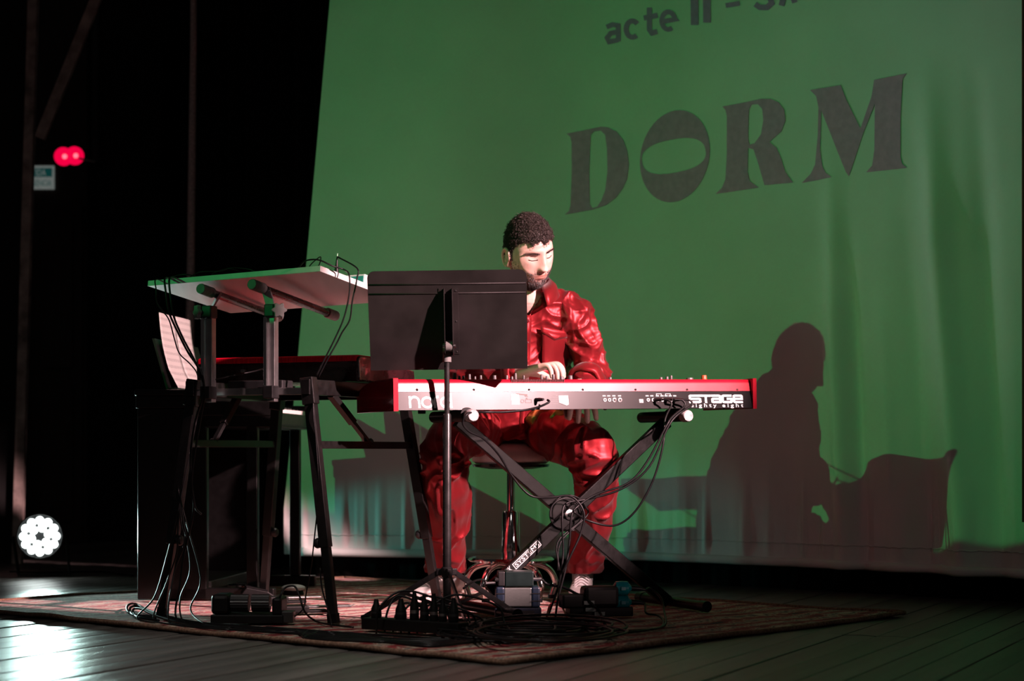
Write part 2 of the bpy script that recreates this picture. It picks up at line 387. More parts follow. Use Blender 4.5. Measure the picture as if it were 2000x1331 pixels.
M_ = [[(1395, 155), (1560, 128), (1590, 205), (1668, 365), (1728, 190), (1742, 100), (1920, 65), (1897, 95), (1886, 300), (1886, 520), (1895, 555), (1922, 578), (1700, 602), (1732, 565), (1744, 480), (1746, 230), (1682, 392), (1606, 624), (1590, 600), (1455, 265), (1450, 480), (1465, 570), (1485, 605), (1520, 630), (1352, 660), (1400, 610), (1424, 560), (1437, 400), (1440, 250), (1428, 190)]]
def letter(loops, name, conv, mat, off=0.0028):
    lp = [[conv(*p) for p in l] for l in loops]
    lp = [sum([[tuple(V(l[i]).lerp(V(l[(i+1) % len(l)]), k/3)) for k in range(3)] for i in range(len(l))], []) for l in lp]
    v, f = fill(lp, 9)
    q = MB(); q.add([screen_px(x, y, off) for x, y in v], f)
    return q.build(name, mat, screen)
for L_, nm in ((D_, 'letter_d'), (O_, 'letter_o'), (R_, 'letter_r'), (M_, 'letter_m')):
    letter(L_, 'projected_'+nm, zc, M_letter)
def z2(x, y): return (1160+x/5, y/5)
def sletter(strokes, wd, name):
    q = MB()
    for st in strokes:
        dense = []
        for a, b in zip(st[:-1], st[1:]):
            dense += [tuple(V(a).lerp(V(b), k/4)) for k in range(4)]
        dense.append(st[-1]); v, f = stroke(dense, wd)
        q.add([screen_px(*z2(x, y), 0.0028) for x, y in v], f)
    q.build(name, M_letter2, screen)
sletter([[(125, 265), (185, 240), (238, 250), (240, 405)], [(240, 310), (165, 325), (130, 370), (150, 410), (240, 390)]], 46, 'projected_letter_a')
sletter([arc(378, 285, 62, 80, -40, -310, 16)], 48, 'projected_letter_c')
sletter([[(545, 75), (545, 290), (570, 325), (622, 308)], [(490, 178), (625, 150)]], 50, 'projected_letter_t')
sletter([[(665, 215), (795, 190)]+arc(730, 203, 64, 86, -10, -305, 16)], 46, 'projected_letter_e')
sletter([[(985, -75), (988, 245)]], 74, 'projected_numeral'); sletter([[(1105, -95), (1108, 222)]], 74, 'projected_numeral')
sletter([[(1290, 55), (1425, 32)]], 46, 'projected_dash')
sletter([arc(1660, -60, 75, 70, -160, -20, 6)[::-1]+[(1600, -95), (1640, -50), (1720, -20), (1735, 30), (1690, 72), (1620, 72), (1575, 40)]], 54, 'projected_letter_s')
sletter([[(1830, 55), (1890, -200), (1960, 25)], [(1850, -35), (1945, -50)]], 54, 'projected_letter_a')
# lower edge of the projected picture: a straight lower shutter in the projector's beam
pA, pB = screen_px(760, 1016), screen_px(2000, 1059)
npl = (pA-PROJ).cross(pB-PROJ).normalized()
if npl.z < 0: npl = -npl
bpy.context.view_layer.update()
def shutters(lo, planes):                  # straight beam edges: keep the side the normal points to
    lo.data.use_nodes = True; nt = lo.data.node_tree; em = nt.nodes['Emission']; tc = nt.nodes.new('ShaderNodeTexCoord'); out = None
    inv = lo.matrix_world.to_3x3().inverted()
    for nw, soft in planes:
        d = nt.nodes.new('ShaderNodeVectorMath'); d.operation = 'DOT_PRODUCT'; d.inputs[1].default_value = inv @ nw; nt.links.new(tc.outputs['Normal'], d.inputs[0])
        m = nt.nodes.new('ShaderNodeMapRange'); m.inputs['From Min'].default_value = -soft; m.inputs['From Max'].default_value = soft; nt.links.new(d.outputs['Value'], m.inputs[0])
        if out is None: out = m.outputs[0]
        else:
            k = nt.nodes.new('ShaderNodeMath'); k.operation = 'MULTIPLY'; nt.links.new(out, k.inputs[0]); nt.links.new(m.outputs[0], k.inputs[1]); out = k.outputs[0]
    nt.links.new(out, em.inputs['Strength'])
sLft = spt(s_at(540), 0.5); nL = (V((0, 0, 1))).cross(sLft-PROJ).normalized()      # left edge of the picture
if nL.dot(pB-PROJ) < 0: nL = -nL
shutters(proj, [(npl, 0.0006), (nL, 0.002)])
nK = (V((.87, 6.47, .84))-KEY).cross(V((.36, 6.72, 1.03))-KEY).normalized()          # slanted top shutter of the lantern
if nK.z > 0: nK = -nK
shutters(key, [(nK, 0.004)])
nW = V((0, 0, 1)).cross(V((.40, 6.5, .5))-low.location).normalized()
if nW.dot(V((-.5, 6.0, .5))-low.location) < 0: nW = -nW
shutters(low, [(nW, 0.003)])
# black masking cloth close behind the screen down to the boards
q = drape('low_masking_drape', [(p.x-snrm(s).x*0.10, p.y-snrm(s).y*0.10) for s, p in [(x, scv(x)) for x in np.linspace(s_at(600), s1-0.05, 8)]], 0.0, 1.2, 0.012, 22, M_velour, seed=9)
tag(q, 'low black velour masking cloth showing under the hem of the screen', 'curtain')
# narrow red house curtain at the far side of the screen
q = drape('house_curtain', [(P(1996, 0, 6.62).x, 6.62), (P(2060, 0, 6.5).x, 6.5), (P(2140, 0, 6.45).x, 6.45)], 0.3, 3.2, 0.01, 4, mk('dusky_red_velvet', (0.16, 0.03, 0.03), 0.9, sheen=0.3), seed=2)
tag(q, 'dusky red house curtain edge beside the lit screen', 'curtain')
# ---- scenery flat frame in the wing
M_dim = mk('dusty_batten', (0.36, 0.29, 0.26), 0.75, var=0.35, scale=12, bump=0.2, bscale=60)
ff = thing('scenery_flat', 'back of a scenery flat with leaning post and diagonal brace', 'scenery', P(36, 1115, 9.3)*1.0)
ff.location.z = 0.0
pt, pb = P(67, -60, 9.3), P(34, 1100, 9.3); pb.z = 0.0
MB().bar(pb, pt, 0.045, 0.05, (0, 1, 0)).build('post', M_dim, ff)
MB().bar(P(78, 270, 9.25), P(195, -20, 9.25), 0.05, 0.03, (0, 1, 0)).build('brace', M_dim, ff)
MB().add([pb+V((-.02, .03, 0)), pt+V((-.02, .03, 0)), pt+V((-.7, .03, 0)), pb+V((-.7, .03, 0)), pb+V((-.02, .045, 0)), pt+V((-.02, .045, 0)), pt+V((-.7, .045, 0)), pb+V((-.7, .045, 0))],
    [(0, 1, 2, 3), (4, 5, 6, 7), (0, 1, 5, 4), (1, 2, 6, 5), (2, 3, 7, 6), (3, 0, 4, 7)]).build('canvas_panel', mk('black_canvas', (0.006, 0.006, 0.006), 0.9), ff)
# ---- emergency sign
Ys = 11.615
c = P(70, 347, Ys); sg = thing('emergency_sign', 'small teal and white emergency exit sign on the dark wall behind the flat', 'sign', c)
w_ = 72/FPX*Ys; h_ = 46/FPX*Ys
MB().box(c, (w_, 0.012, h_)).build('sign_plate', mk('sign_white_glow', (0.55, 0.58, 0.56), 0.6, emis=(0.75, 0.85, 0.80), estr=0.14), sg)  # faint emission added in place of ambient light on the plate
M_teal = mk('sign_teal_glow', (0.02, 0.22, 0.20), 0.6, emis=(0.02, 0.30, 0.28), estr=0.10)  # teal glows faintly too, standing in for ambient light
yy = c.y-0.0065
MB().add([(c.x-w_*.46, yy, c.z+h_*.02), (c.x+w_*.45, yy, c.z+h_*.02), (c.x+w_*.45, yy, c.z+h_*.4), (c.x-w_*.46, yy, c.z+h_*.4)], [(0, 1, 2, 3)]).build('teal_band', M_teal, sg)
for body, ax, bx, az, bz, mt in (('SORTIDA', -.42, .28, .07, .35, MATS['sign_white_glow']), ('EMERGÈNCIA', -.45, .43, -.36, -.05, M_teal)):
    v, f = text2d(body); MB().add([(c.x+w_*(ax+(bx-ax)*x), yy-0.001, c.z+h_*(az+(bz-az)*y)) for x, y in v], f).build('sign_lettering', mt, sg)
# ---- red stage lamp in the wing
rc = P(135, 305, 10.6); rl = thing('red_stage_lamp', 'red glowing stage lamp hanging in the dark wing', 'lamp', rc)
Mz = zalign(rc, (0.25, -1, -0.12)); rx = 0.05
hs = MB(); hs.add([Mz @ V((x*1.0, y*1.0, 0)) for x, y in []], [])
for dx in (-0.030, 0.030):
    A = Mz @ Matrix.Translation((dx, 0.004*dx/0.036, -0.02))
    MB().lathe([(0.02, -0.12), (0.05, -0.09), (0.052, 0.0), (0.047, 0.004)], A, 20).build('lamp_can', M_plastic, rl, smooth='auto')
    MB().lathe([(0.052, 0.006), (0.046, 0.012), (0.02, 0.020), (0.001, 0.022)], A, 20).build('lens', mk('red_lit_lens', (0.5, 0.0, 0.03), 0.3, emis=(1.0, 0.0, 0.06), estr=0.9), rl, smooth=True)
    MB().ball((A @ V((0.006, 0.0, 0.022))), (0.014, 0.008, 0.014)).build('lit_bulb', mk('red_bulb', (1, 0.2, 0.25), 0.3, emis=(1.0, 0.16, 0.22), estr=1.6), rl, smooth=True)
MB().bar(rc+V((0.05, 0.02, -0.01)), rc+V((0.14, 0.02, -0.03)), 0.012, 0.01).build('bracket', M_alu, rl)
MB().bar(rc+V((0.14, 0.03, -0.03)), rc+V((0.14, 0.03, 1.4)), 0.03, 0.03).build('hanging_bar', M_plastic, rl)
# ---- floor can with LED lenses
fl = thing('floor_lamp_can', 'round LED floor lamp with a ring of blazing white lenses', 'lamp', (LAMP.x, LAMP.y, 0))
A = zalign(LAMP, V((0, 0, CH))+V((0.2, 0, 0.2))-LAMP)
MB().lathe([(0.05, -0.22), (0.088, -0.20), (0.098, -0.1), (0.1, 0.0), (0.094, 0.0), (0.092, -0.012), (0.001, -0.012)], A, 32).build('housing', M_plastic, fl, smooth='auto')
M_led = mk('lit_white_lens', (1, 1, 1), 0.2, emis=(0.9, 1.0, 0.97), estr=7.0, var=0.01)
for n_, r_ in ((12, 0.069), (6, 0.037)):
    for k in range(n_):
        a = 2*math.pi*(k+0.25*(n_ == 6))/n_
        MB().lathe([(0.0172, -0.012), (0.0176, -0.004), (0.013, 0.002), (0.001, 0.004)], A @ Matrix.Translation((r_*math.cos(a), r_*math.sin(a), 0)), 14).build('lens', M_led, fl, smooth=True)
yk = MB()
for s_ in (-1, 1): yk.bar(A @ V((s_*0.112, 0, -0.08)), V((LAMP.x+s_*0.112, LAMP.y+0.08, 0.004)), 0.03, 0.006, (1, 0, 0))
yk.bar((LAMP.x-0.115, LAMP.y+0.08, 0.006), (LAMP.x+0.115, LAMP.y+0.08, 0.006), 0.03, 0.008); yk.build('yoke', M_plastic, fl)

# ================================================================== RUG
RA, RB, RC = V((-.02, 4.85, 0)), V((1.30, 6.31, 0)), V((-2.03, 6.67, 0))
def rug_mat():
    m = bpy.data.materials.new('worn_persian_pile'); m.use_nodes = True; nt = m.node_tree; b = nt.nodes['Principled BSDF']; L = nt.links.new; N = nt.nodes.new
    uv = N('ShaderNodeUVMap'); uv.uv_map = 'rug'
    mp = N('ShaderNodeMapping'); mp.inputs['Scale'].default_value = (1, 1, 1); L(uv.outputs[0], mp.inputs[0])
    v1 = N('ShaderNodeTexVoronoi'); v1.inputs['Scale'].default_value = 17; L(mp.outputs[0], v1.inputs['Vector'])
    v2 = N('ShaderNodeTexVoronoi'); v2.inputs['Scale'].default_value = 26; v2.feature = 'F1'; L(mp.outputs[0], v2.inputs['Vector'])
    wv = N('ShaderNodeTexWave'); wv.wave_type = 'RINGS'; wv.inputs['Scale'].default_value = 3.2; wv.inputs['Distortion'].default_value = 7; wv.inputs['Detail'].default_value = 3; L(mp.outputs[0], wv.inputs['Vector'])
    no = N('ShaderNodeTexNoise'); no.inputs['Scale'].default_value = 9; no.inputs['Detail'].default_value = 8; L(mp.outputs[0], no.inputs['Vector'])
    a1 = N('ShaderNodeMath'); a1.operation = 'MULTIPLY_ADD'; a1.inputs[1].default_value = 0.8; L(v2.outputs['Distance'], a1.inputs[0]); L(wv.outputs['Fac'], a1.inputs[2])
    a2 = N('ShaderNodeMath'); a2.operation = 'MULTIPLY_ADD'; a2.inputs[1].default_value = 0.55; L(a1.outputs[0], a2.inputs[0])
    a3 = N('ShaderNodeMath'); a3.operation = 'MULTIPLY_ADD'; a3.inputs[1].default_value = 0.9; a3.inputs[2].default_value = -0.42; L(no.outputs['Fac'], a3.inputs[0]); L(a3.outputs[0], a2.inputs[2])
    r = N('ShaderNodeValToRGB'); e = r.color_ramp.elements; r.color_ramp.interpolation = 'LINEAR'
    e[0].position = 0.12; e[0].color = (0.035, 0.025, 0.03, 1); e[1].position = 0.9; e[1].color = (0.6, 0.5, 0.38, 1)
    for p_, c_ in ((0.24, (0.24, 0.022, 0.026, 1)), (0.40, (0.34, 0.035, 0.035, 1)), (0.47, (0.48, 0.40, 0.30, 1)), (0.55, (0.30, 0.03, 0.035, 1)), (0.68, (0.55, 0.46, 0.34, 1)), (0.78, (0.06, 0.05, 0.06, 1))):
        q = e.new(p_); q.color = c_
    L(a2.outputs[0], r.inputs[0]); L(r.outputs[0], b.inputs['Base Color']); b.inputs['Roughness'].default_value = 0.95; b.inputs['Sheen Weight'].default_value = 0.15; b.inputs['Specular IOR Level'].default_value = 0.1
    n2 = N('ShaderNodeTexNoise'); n2.inputs['Scale'].default_value = 160; L(mp.outputs[0], n2.inputs['Vector'])
    bp = N('ShaderNodeBump'); bp.inputs['Strength'].default_value = 0.6; bp.inputs['Distance'].default_value = 0.006; L(n2.outputs['Fac'], bp.inputs['Height']); L(bp.outputs[0], b.inputs['Normal'])
    return m
nu, nv = 90, 120; vs = []; uvs = []
eu, ev = RB-RA, RC-RA
def rugz(a, b):
    p = RA+eu*a+ev*b; e = min(a*eu.length, (1-a)*eu.length, b*ev.length, (1-b)*ev.length)
    return 0.007+0.004*noise.noise(p*2.1)+0.008*max(0, 1-e/0.12)*max(0, noise.noise(p*3.7+V((3, 1, 0))))
for j in range(nv+1):
    for i in range(nu+1):
        a, b = i/nu, j/nv; p = RA+eu*a+ev*b
        wob = V((noise.noise(p*4), noise.noise(p*4+V((9, 9, 9))), 0))*0.008
        p = p+wob; p.z = max(0.003, rugz(a, b)); vs.append(p); uvs.append((a*eu.length, b*ev.length))
fs = [(j*(nu+1)+i, j*(nu+1)+i+1, (j+1)*(nu+1)+i+1, (j+1)*(nu+1)+i) for j in range(nv) for i in range(nu)]
rc_ = (RB+RC)/2
mbr = MB(); mbr.add(vs, fs); rug = mbr.build('rug', rug_mat(), loc=(rc_.x, rc_.y, 0), smooth=True)
uvl = rug.data.uv_layers.new(name='rug')
for lp in rug.data.loops: uvl.data[lp.index].uv = uvs[lp.vertex_index]
sd = rug.modifiers.new('thick', 'SOLIDIFY'); sd.thickness = 0.006; sd.offset = -1
tag(rug, 'worn red and cream patterned rug under the keyboards', 'rug')
M_bind = mk('tan_rug_binding', (0.22, 0.13, 0.09), 0.95, var=0.3, scale=120, bump=0.5, bscale=400, spec=0.1)
for idx in ([i for i in range(nu+1)], [j*(nu+1) for j in range(nv+1)], [j*(nu+1)+nu for j in range(nv+1)], [nv*(nu+1)+i for i in range(nu+1)]):
    pts = [vs[i]+V((0, 0, 0.0005)) for i in idx]
    e = MB(); e.tube(pts, 0.0075, 6); e.build('edge_binding', M_bind, rug, smooth=True)
    # flat woven border inside the edge
RZ = 0.013

# ================================================================== STAGE KEYBOARD
K0 = V((-0.357, 5.92, 0.672)); ka = V((0.9115, 0.4115, 0.0155)).normalized(); kd = V((-0.4115, 0.9115, 0)).normalized()
kd = (kd-ka*kd.dot(ka)).normalized(); kz = ka.cross(kd); KM = frame(K0, ka, kd, kz); KI = KM.inverted(); KL = 1.287
def kp(px, py, y=0.0):                      # local point on the back panel under a pixel
    q = KI @ onplane(px, py, K0+kd*y, kd); return q
M_red = mk('red_lacquer', (0.42, 0.006, 0.022), 0.30, var=0.04, spec=0.32, rvar=0.02)
M_cheek = mk('dark_red_gloss', (0.22, 0.006, 0.012), 0.16, var=0.08, coat=0.8)
M_panel = mk('satin_black_panel', (0.006, 0.006, 0.006), 0.25, 0.0, var=0.2, scale=14, spec=0.078, rvar=0.02)
kb = thing('stage_keyboard', 'long red and black stage keyboard whose lettered back panel faces the hall', 'keyboard', KM @ V((KL/2, 0.16, 0)))
def kprof(prof, x0, x1, name, mat, parent=kb, bevel=0, smooth=False):
    A = KM @ Matrix(((0, 0, 1, x0), (1, 0, 0, 0), (0, 1, 0, 0), (0, 0, 0, 1)))
    return MB().prism(prof, x1-x0, A).build(name, mat, parent, bevel=bevel, smooth=smooth)
kprof([(0.002, 0.004), (0.33, 0.004), (0.333, 0.03), (0.33, 0.05), (0.175, 0.05), (0.17, 0.06), (0.016, 0.06)], 0.004, KL-0.004, 'bottom_pan', M_plastic)
kprof([(0.0, 0.0), (0.002, 0.0), (0.013, 0.057), (0.011, 0.057)], 0.004, KL-0.004, 'back_panel', M_panel)
rp = [(0.0095, 0.0575), (0.0141, 0.081), (0.0152, 0.086), (0.018, 0.091), (0.022, 0.0955), (0.028, 0.097), (0.165, 0.093), (0.172, 0.088), (0.172, 0.0575)]
kprof(rp, 0.004, KL-0.004, 'red_top', M_red, smooth='auto')
ck = [(-0.003, -0.003), (-0.003, 0.098), (0.01, 0.1), (0.15, 0.097), (0.22, 0.092), (0.27, 0.083), (0.31, 0.070), (0.334, 0.055), (0.334, -0.003)]
ch = kprof(ck, -0.012, 0.004, 'end_cheek', M_cheek, bevel=0.002)
ch = kprof(ck, KL-0.004, KL+0.010, 'end_cheek', M_cheek, bevel=0.002)
kprof([(-0.0045, -0.003), (-0.0045, 0.099), (-0.002, 0.1), (-0.002, -0.003)], -0.012, 0.004, 'cheek_edge', M_red)
kprof([(-0.0045, -0.003), (-0.0045, 0.099), (-0.002, 0.1), (-0.002, -0.003)], KL-0.004, KL+0.010, 'cheek_edge', M_red)
# keys
M_ivory = mk('white_key', (0.8, 0.78, 0.75), 0.35, var=0.02); M_ebony = mk('black_key', (0.02, 0.02, 0.02), 0.35)
kw = (KL-0.06)/52
R3 = KM.to_3x3()
me1 = MB().box((0, 0, 0), (kw-0.0012, 0.145, 0.02), R3).v; 
km = None
for i in range(52):
    c = KM @ V((0.03+kw*(i+0.5), 0.255, 0.060)) - wloc(kb)
    if km is None:
        o = MB().box(c+wloc(kb), (kw-0.0012, 0.145, 0.02), R3).build('white_key', M_ivory, kb); km = (o.data, c)
    else:
        o = bpy.data.objects.new('white_key', km[0]); COL.objects.link(o); o.parent = kb; o.location = c-km[1]
km2 = None
for i in range(52):
    if (i % 7) in (1, 4) or i == 51: continue
    c = KM @ V((0.03+kw*(i+1), 0.225, 0.075)) - wloc(kb)
    if km2 is None:
        o = MB().box(c+wloc(kb), (0.0125, 0.09, 0.014), R3).build('black_key', M_ebony, kb, bevel=0.002); km2 = (o.data, c)
    else:
        o = bpy.data.objects.new('black_key', km2[0]); COL.objects.link(o); o.parent = kb; o.location = c-km2[1]
# knobs and wheels on the panel
M_knob = mk('knob_grey', (0.10, 0.09, 0.09), 0.4, var=0.2)
for px, hgt, wpx, mt in ((888, 14, 7, 0), (897, 9, 5, 0), (905, 9, 5, 0), (917, 12, 5, 0), (928, 8, 4, 0), (939, 10, 5, 0), (966, 10, 7, 0), (990, 10, 5, 0), (1000, 8, 5, 0), (1007, 14, 5, 0), (1023, 10, 4, 0), (1058, 12, 5, 0), (1068, 9, 5, 0), (1081, 12, 6, 0), (1097, 8, 8, 0), (1114, 10, 9, 0), (1192, 7, 6, 0), (1291, 7, 6, 0), (1303, 8, 6, 0), (1311, 10, 5, 0), (1347, 6, 14, 0), (1375, 11, 11, 1)):
    q = kp(px, 741, 0.10); r_ = wpx*0.0009
    MB().lathe([(r_, 0), (r_*1.02, 0.004), (r_*0.9, hgt*0.0017), (r_*0.8, hgt*0.0018)], KM @ Matrix.Translation((q.x, 0.10, 0.0945)), 12).build('control_knob', M_knob if not mt else mk('orange_stick', (0.35, 0.08, 0.03), 0.4), kb, smooth='auto')
vm = MB()
for i in range(42):
    q = kp(1003+i*2.5, 745); vm.box(KM @ V((q.x, 0.0185, 0.0915)), (0.0018, 0.009, 0.010), R3 @ Matrix.Rotation(0.25, 3, 'Y'))
tag(vm.build('vent_slots', mk('vent_dark_red', (0.10, 0.004, 0.008), 0.6), kb), kind='stuff')
for px in (817, 928, 1036, 1141, 1244, 1345, 1443):
    q = kp(px, 761.5); MB().lathe([(0.0042, 0), (0.0042, 0.0015), (0.002, 0.0025), (0.001, 0.0012)], KM @ Matrix.Translation((q.x, 0.0115, q.z)) @ Matrix.Rotation(math.pi/2, 4, 'X'), 12).build('screw', M_blackmetal, kb)
def pr(v2, f2, name, mat, y=-0.0009, parent=kb):       # print in photo pixels on the back panel
    m = MB(); m.add([KM @ V((kp(x, yy).x, y+0.194*kp(x, yy).z, kp(x, yy).z)) for x, yy in v2], f2); return m.build(name, mat, parent)
def boxpx(x0, y0, x1, y1): return [(x0, y0), (x1, y0), (x1, y1), (x0, y1)], [(0, 1, 2, 3)]
def strokes(sts, wd):
    V2, F2 = [], []
    for st in sts:
        v, f = stroke(st, wd); n0 = len(V2); V2 += v; F2 += [tuple(i+n0 for i in q) for q in f]
    return V2, F2
pr(*strokes([[(801.5, 797.5), (801.5, 774)], arc(810.5, 785, 9, 9.3, 180, 360, 12)+[(819.5, 797.5)]], 4.4), 'brand_letter_n', M_white)
pr(*strokes([arc(835.5, 786.5, 10.2, 9.6, 0, 360, 26)], 4.4), 'brand_letter_o', M_white)
pr(*strokes([[(850, 797.5), (850, 783)]+arc(857.5, 783, 7.5, 7.6, 180, 275, 8)], 4.4), 'brand_letter_r', M_white)
pr(*strokes([arc(872, 786.5, 10.0, 9.6, 0, 360, 26), [(882, 797.5), (882, 768)]], 4.4), 'brand_letter_d', M_white)
T, Mi, B = 773.2, 779.5, 785.8
sw = 4.2
pr(*strokes([[(1371, T), (1351, T), (1349, T+1), (1349, Mi-1), (1351, Mi), (1367, Mi), (1369, Mi+1), (1369, B-1), (1367, B), (1347, B)]], sw), 'model_letter_s', M_white)
pr(*strokes([[(1370, T), (1390, T)], [(1380, T), (1380, B+2)]], sw), 'model_letter_t', M_white)
pr(*strokes([[(1391, T), (1406, T), (1408, T+1), (1408, B), (1394, B), (1392.5, B-1), (1392.5, Mi+1), (1394, Mi), (1408, Mi)]], sw), 'model_letter_a', M_white)
pr(*strokes([[(1431, T), (1415, T), (1413, T+1), (1413, B-1), (1415, B), (1429, B), (1430, B-1), (1430, Mi), (1421, Mi)]], sw), 'model_letter_g', M_white)
pr(*strokes([[(1452, B), (1437, B), (1435, B-1), (1435, T+1), (1437, T), (1449, T), (1450.5, T+1), (1450.5, Mi), (1435, Mi)]], sw), 'model_letter_e', M_white)
v, f = text2d('eighty eight', 1.5); pr([(1349+103*x, 798-9.5*y) for x, y in v], f, 'model_lettering', M_white)
pr(*boxpx(1000, 770, 1015.5, 790.5), 'sticker', M_white)
pr(*strokes([[(1003, 787), (1012, 787)]], 0.8), 'sticker_line', M_plastic, -0.0012)
M_ink = mk('grey_ink', (0.12, 0.10, 0.09), 0.6)
pr(*strokes([[(1011, 769.6), (1032, 771.5)], [(1027, 773), (1033, 774.5)], [(1029, 778), (1032, 779)]], 2.2), 'printed_notice', M_ink)
pr(*strokes([[(1027.5, 780.5), (1039, 780.5), (1039, 787), (1027.5, 787), (1027.5, 780.5)], arc(1021.5, 784, 3.2, 3.2, 0, 360, 14)], 0.8), 'printed_icons', M_ink)
pr(*fill([[(1093, 773), (1111.5, 773), (1111.5, 790), (1107, 792.5), (1093.5, 787)]]), 'sticker', M_white)
pr(*strokes([[(1095, 777.3), (1110, 777)], [(1093.5, 787), (1107, 792.3)]], 0.8), 'sticker_line', M_ink, -0.0012)
for y_ in (773, 777, 781, 785, 789): pr(*boxpx(1072, y_, 1091, y_+0.6), 'printed_notice', mk('faint_print', (0.10, 0.10, 0.10), 0.5))
def jack(px, py, r_, ring):
    q = kp(px, py); A = KM @ Matrix.Translation((q.x, 0.194*q.z, q.z)) @ Matrix.Rotation(math.pi/2, 4, 'X')
    o = MB().lathe([(r_, 0), (r_, 0.003), (r_*0.55, 0.0032), (r_*0.5, 0.001)], A, 16).build('jack_socket', ring, kb, smooth='auto')
    MB().lathe([(r_*0.52, 0.0005), (r_*0.5, 0.0036)], A, 12).build('socket_hole', M_ebony, o)
for px in (1182.5, 1191.5, 1267, 1277, 1286, 1295, 1304, 1313, 1322): jack(px, 781.5, 0.0058, M_white)
for px in (1201, 1212): jack(px, 781.5, 0.0075, M_steel)
for x in (1182, 1191, 1201, 1212, 1266, 1275, 1286, 1295, 1303, 1311, 1320): pr(*boxpx(x-3, 772.5, x+3, 774.6), 'jack_caption', mk('caption_print', (0.5, 0.5, 0.5), 0.5))
pr(*boxpx(1250, 780, 1257.5, 787), 'usb_socket', M_white)
pr(*strokes([[(1284.5, 772), (1284.5, 769.5), (1294, 769.5), (1294, 772)], [(1302, 772), (1302, 769.5), (1311.5, 769.5), (1311.5, 772)]], 0.7), 'jack_bracket', M_white)
for px in (1020, 1048, 1104, 1190, 1346, 1423): 
    q = kp(px, 801); MB().lathe([(0.007, 0), (0.006, -0.006), (0.003, -0.008)], KM @ Matrix.Translation((q.x, 0.03, 0.004)), 10).build('bottom_screw', M_blackmetal, kb)
for px in (833,): q = kp(px, 804); MB().box(KM @ V((q.x, 0.04, -0.004)), (0.02, 0.02, 0.014), R3).build('rubber_foot', M_rubber, kb, bevel=0.002)

# ================================================================== X STAND
p0 = K0+kd*0.165
xs = thing('keyboard_stand', 'black cross-legged keyboard stand carrying the long red keyboard', 'stand', (onplane(1107, 1003, p0, kd).x, onplane(1107, 1003, p0, kd).y, 0))
ctr = onplane(1107, 1003, p0, kd)
M_arm = mk('scuffed_black_steel', (0.004, 0.004, 0.004), 0.36, 0.0, var=0.4, scale=40, bump=0.08, bscale=120, spec=0.16)
def xp(px, py, off=0.0): return onplane(px, py, p0+kd*off, kd)
A0, A1 = xp(893, 822, 0.022), xp(1304, 1190, 0.022); A1.z = max(A1.z, 0.03)
armA = MB().bar(A0, A1, 0.026, 0.042, kd.cross(A1-A0)).build('cross_arm', M_arm, xs, bevel=0.003)
B0, B1 = xp(1302, 824, -0.022), xp(955, 1155, -0.022); B1.z = max(B1.z, 0.03)
armB = MB().bar(B0, B1, 0.026, 0.042, kd.cross(B1-B0)).build('cross_arm', M_arm, xs, bevel=0.003)
Xd = zalign(ctr, -kd)
MB().lathe([(0.058, -0.012), (0.060, -0.006), (0.060, 0.006), (0.056, 0.010), (0.02, 0.012)], Xd, 40).build('locking_disc', M_arm, xs, smooth='auto')
bo = xp(1112, 1006, -0.036)
MB().lathe([(0.017, 0), (0.017, 0.004), (0.009, 0.006), (0.007, 0.002), (0.001, 0.002)], zalign(bo, -kd), 24).build('pivot_bolt', M_steel, xs, smooth='auto')
MB().lathe([(0.007, 0), (0.007, 0.005), (0.001, 0.006)], zalign(bo-kd*0.002, -kd), 6).build('bolt_recess', M_ebony, xs)
cA = MB()
for s_, e_, nm in (((925, 812), 5.965, 'left'), ((1345, 813), 6.335, 'right')):
    e0 = P(s_[0], s_[1], e_); e1 = e0+kd*0.33
    MB().tube([e0+kd*0.012, e1], 0.0185, 20).build('support_arm', M_arm, xs, smooth='auto')
    MB().tube([e0, e0+kd*0.005, e0+kd*0.03], [0.017, 0.020, 0.0205], 20).build('end_cap', mk('worn_grey_cap', (0.42, 0.40, 0.40), 0.55, var=0.25, scale=90), xs, smooth='auto')
    MB().tube([e0+kd*0.05+kz*0.004, e0+kd*0.13+kz*0.004], 0.0225, 18).build('rubber_sleeve', M_rubber, xs, smooth='auto')
fe = F(1380, 1204, 0.0)+V((0, 0, 0.018+RZ)); fr_ = fe+kd*0.47
MB().tube([fe, fr_], 0.0165, 18).build('foot_tube', M_arm, xs, smooth='auto')
MB().tube([fe-kd*0.004, fe+kd*0.035], 0.0185, 18).build('foot_cap', M_rubber, xs, smooth='auto')
MB().tube([fr_-kd*0.035, fr_+kd*0.004], 0.0185, 18).build('foot_cap', M_rubber, xs, smooth='auto')
fl0 = V((B1.x, B1.y, 0.018+RZ))
MB().tube([fl0-kd*0.22, fl0+kd*0.24], 0.0165, 18).build('foot_tube', M_arm, xs, smooth='auto')
MB().tube([fl0-kd*0.225, fl0-kd*0.19], 0.0185, 18).build('foot_cap', M_rubber, xs, smooth='auto')
MB().tube([fl0+kd*0.21, fl0+kd*0.245], 0.0185, 18).build('foot_cap', M_rubber, xs, smooth='auto')
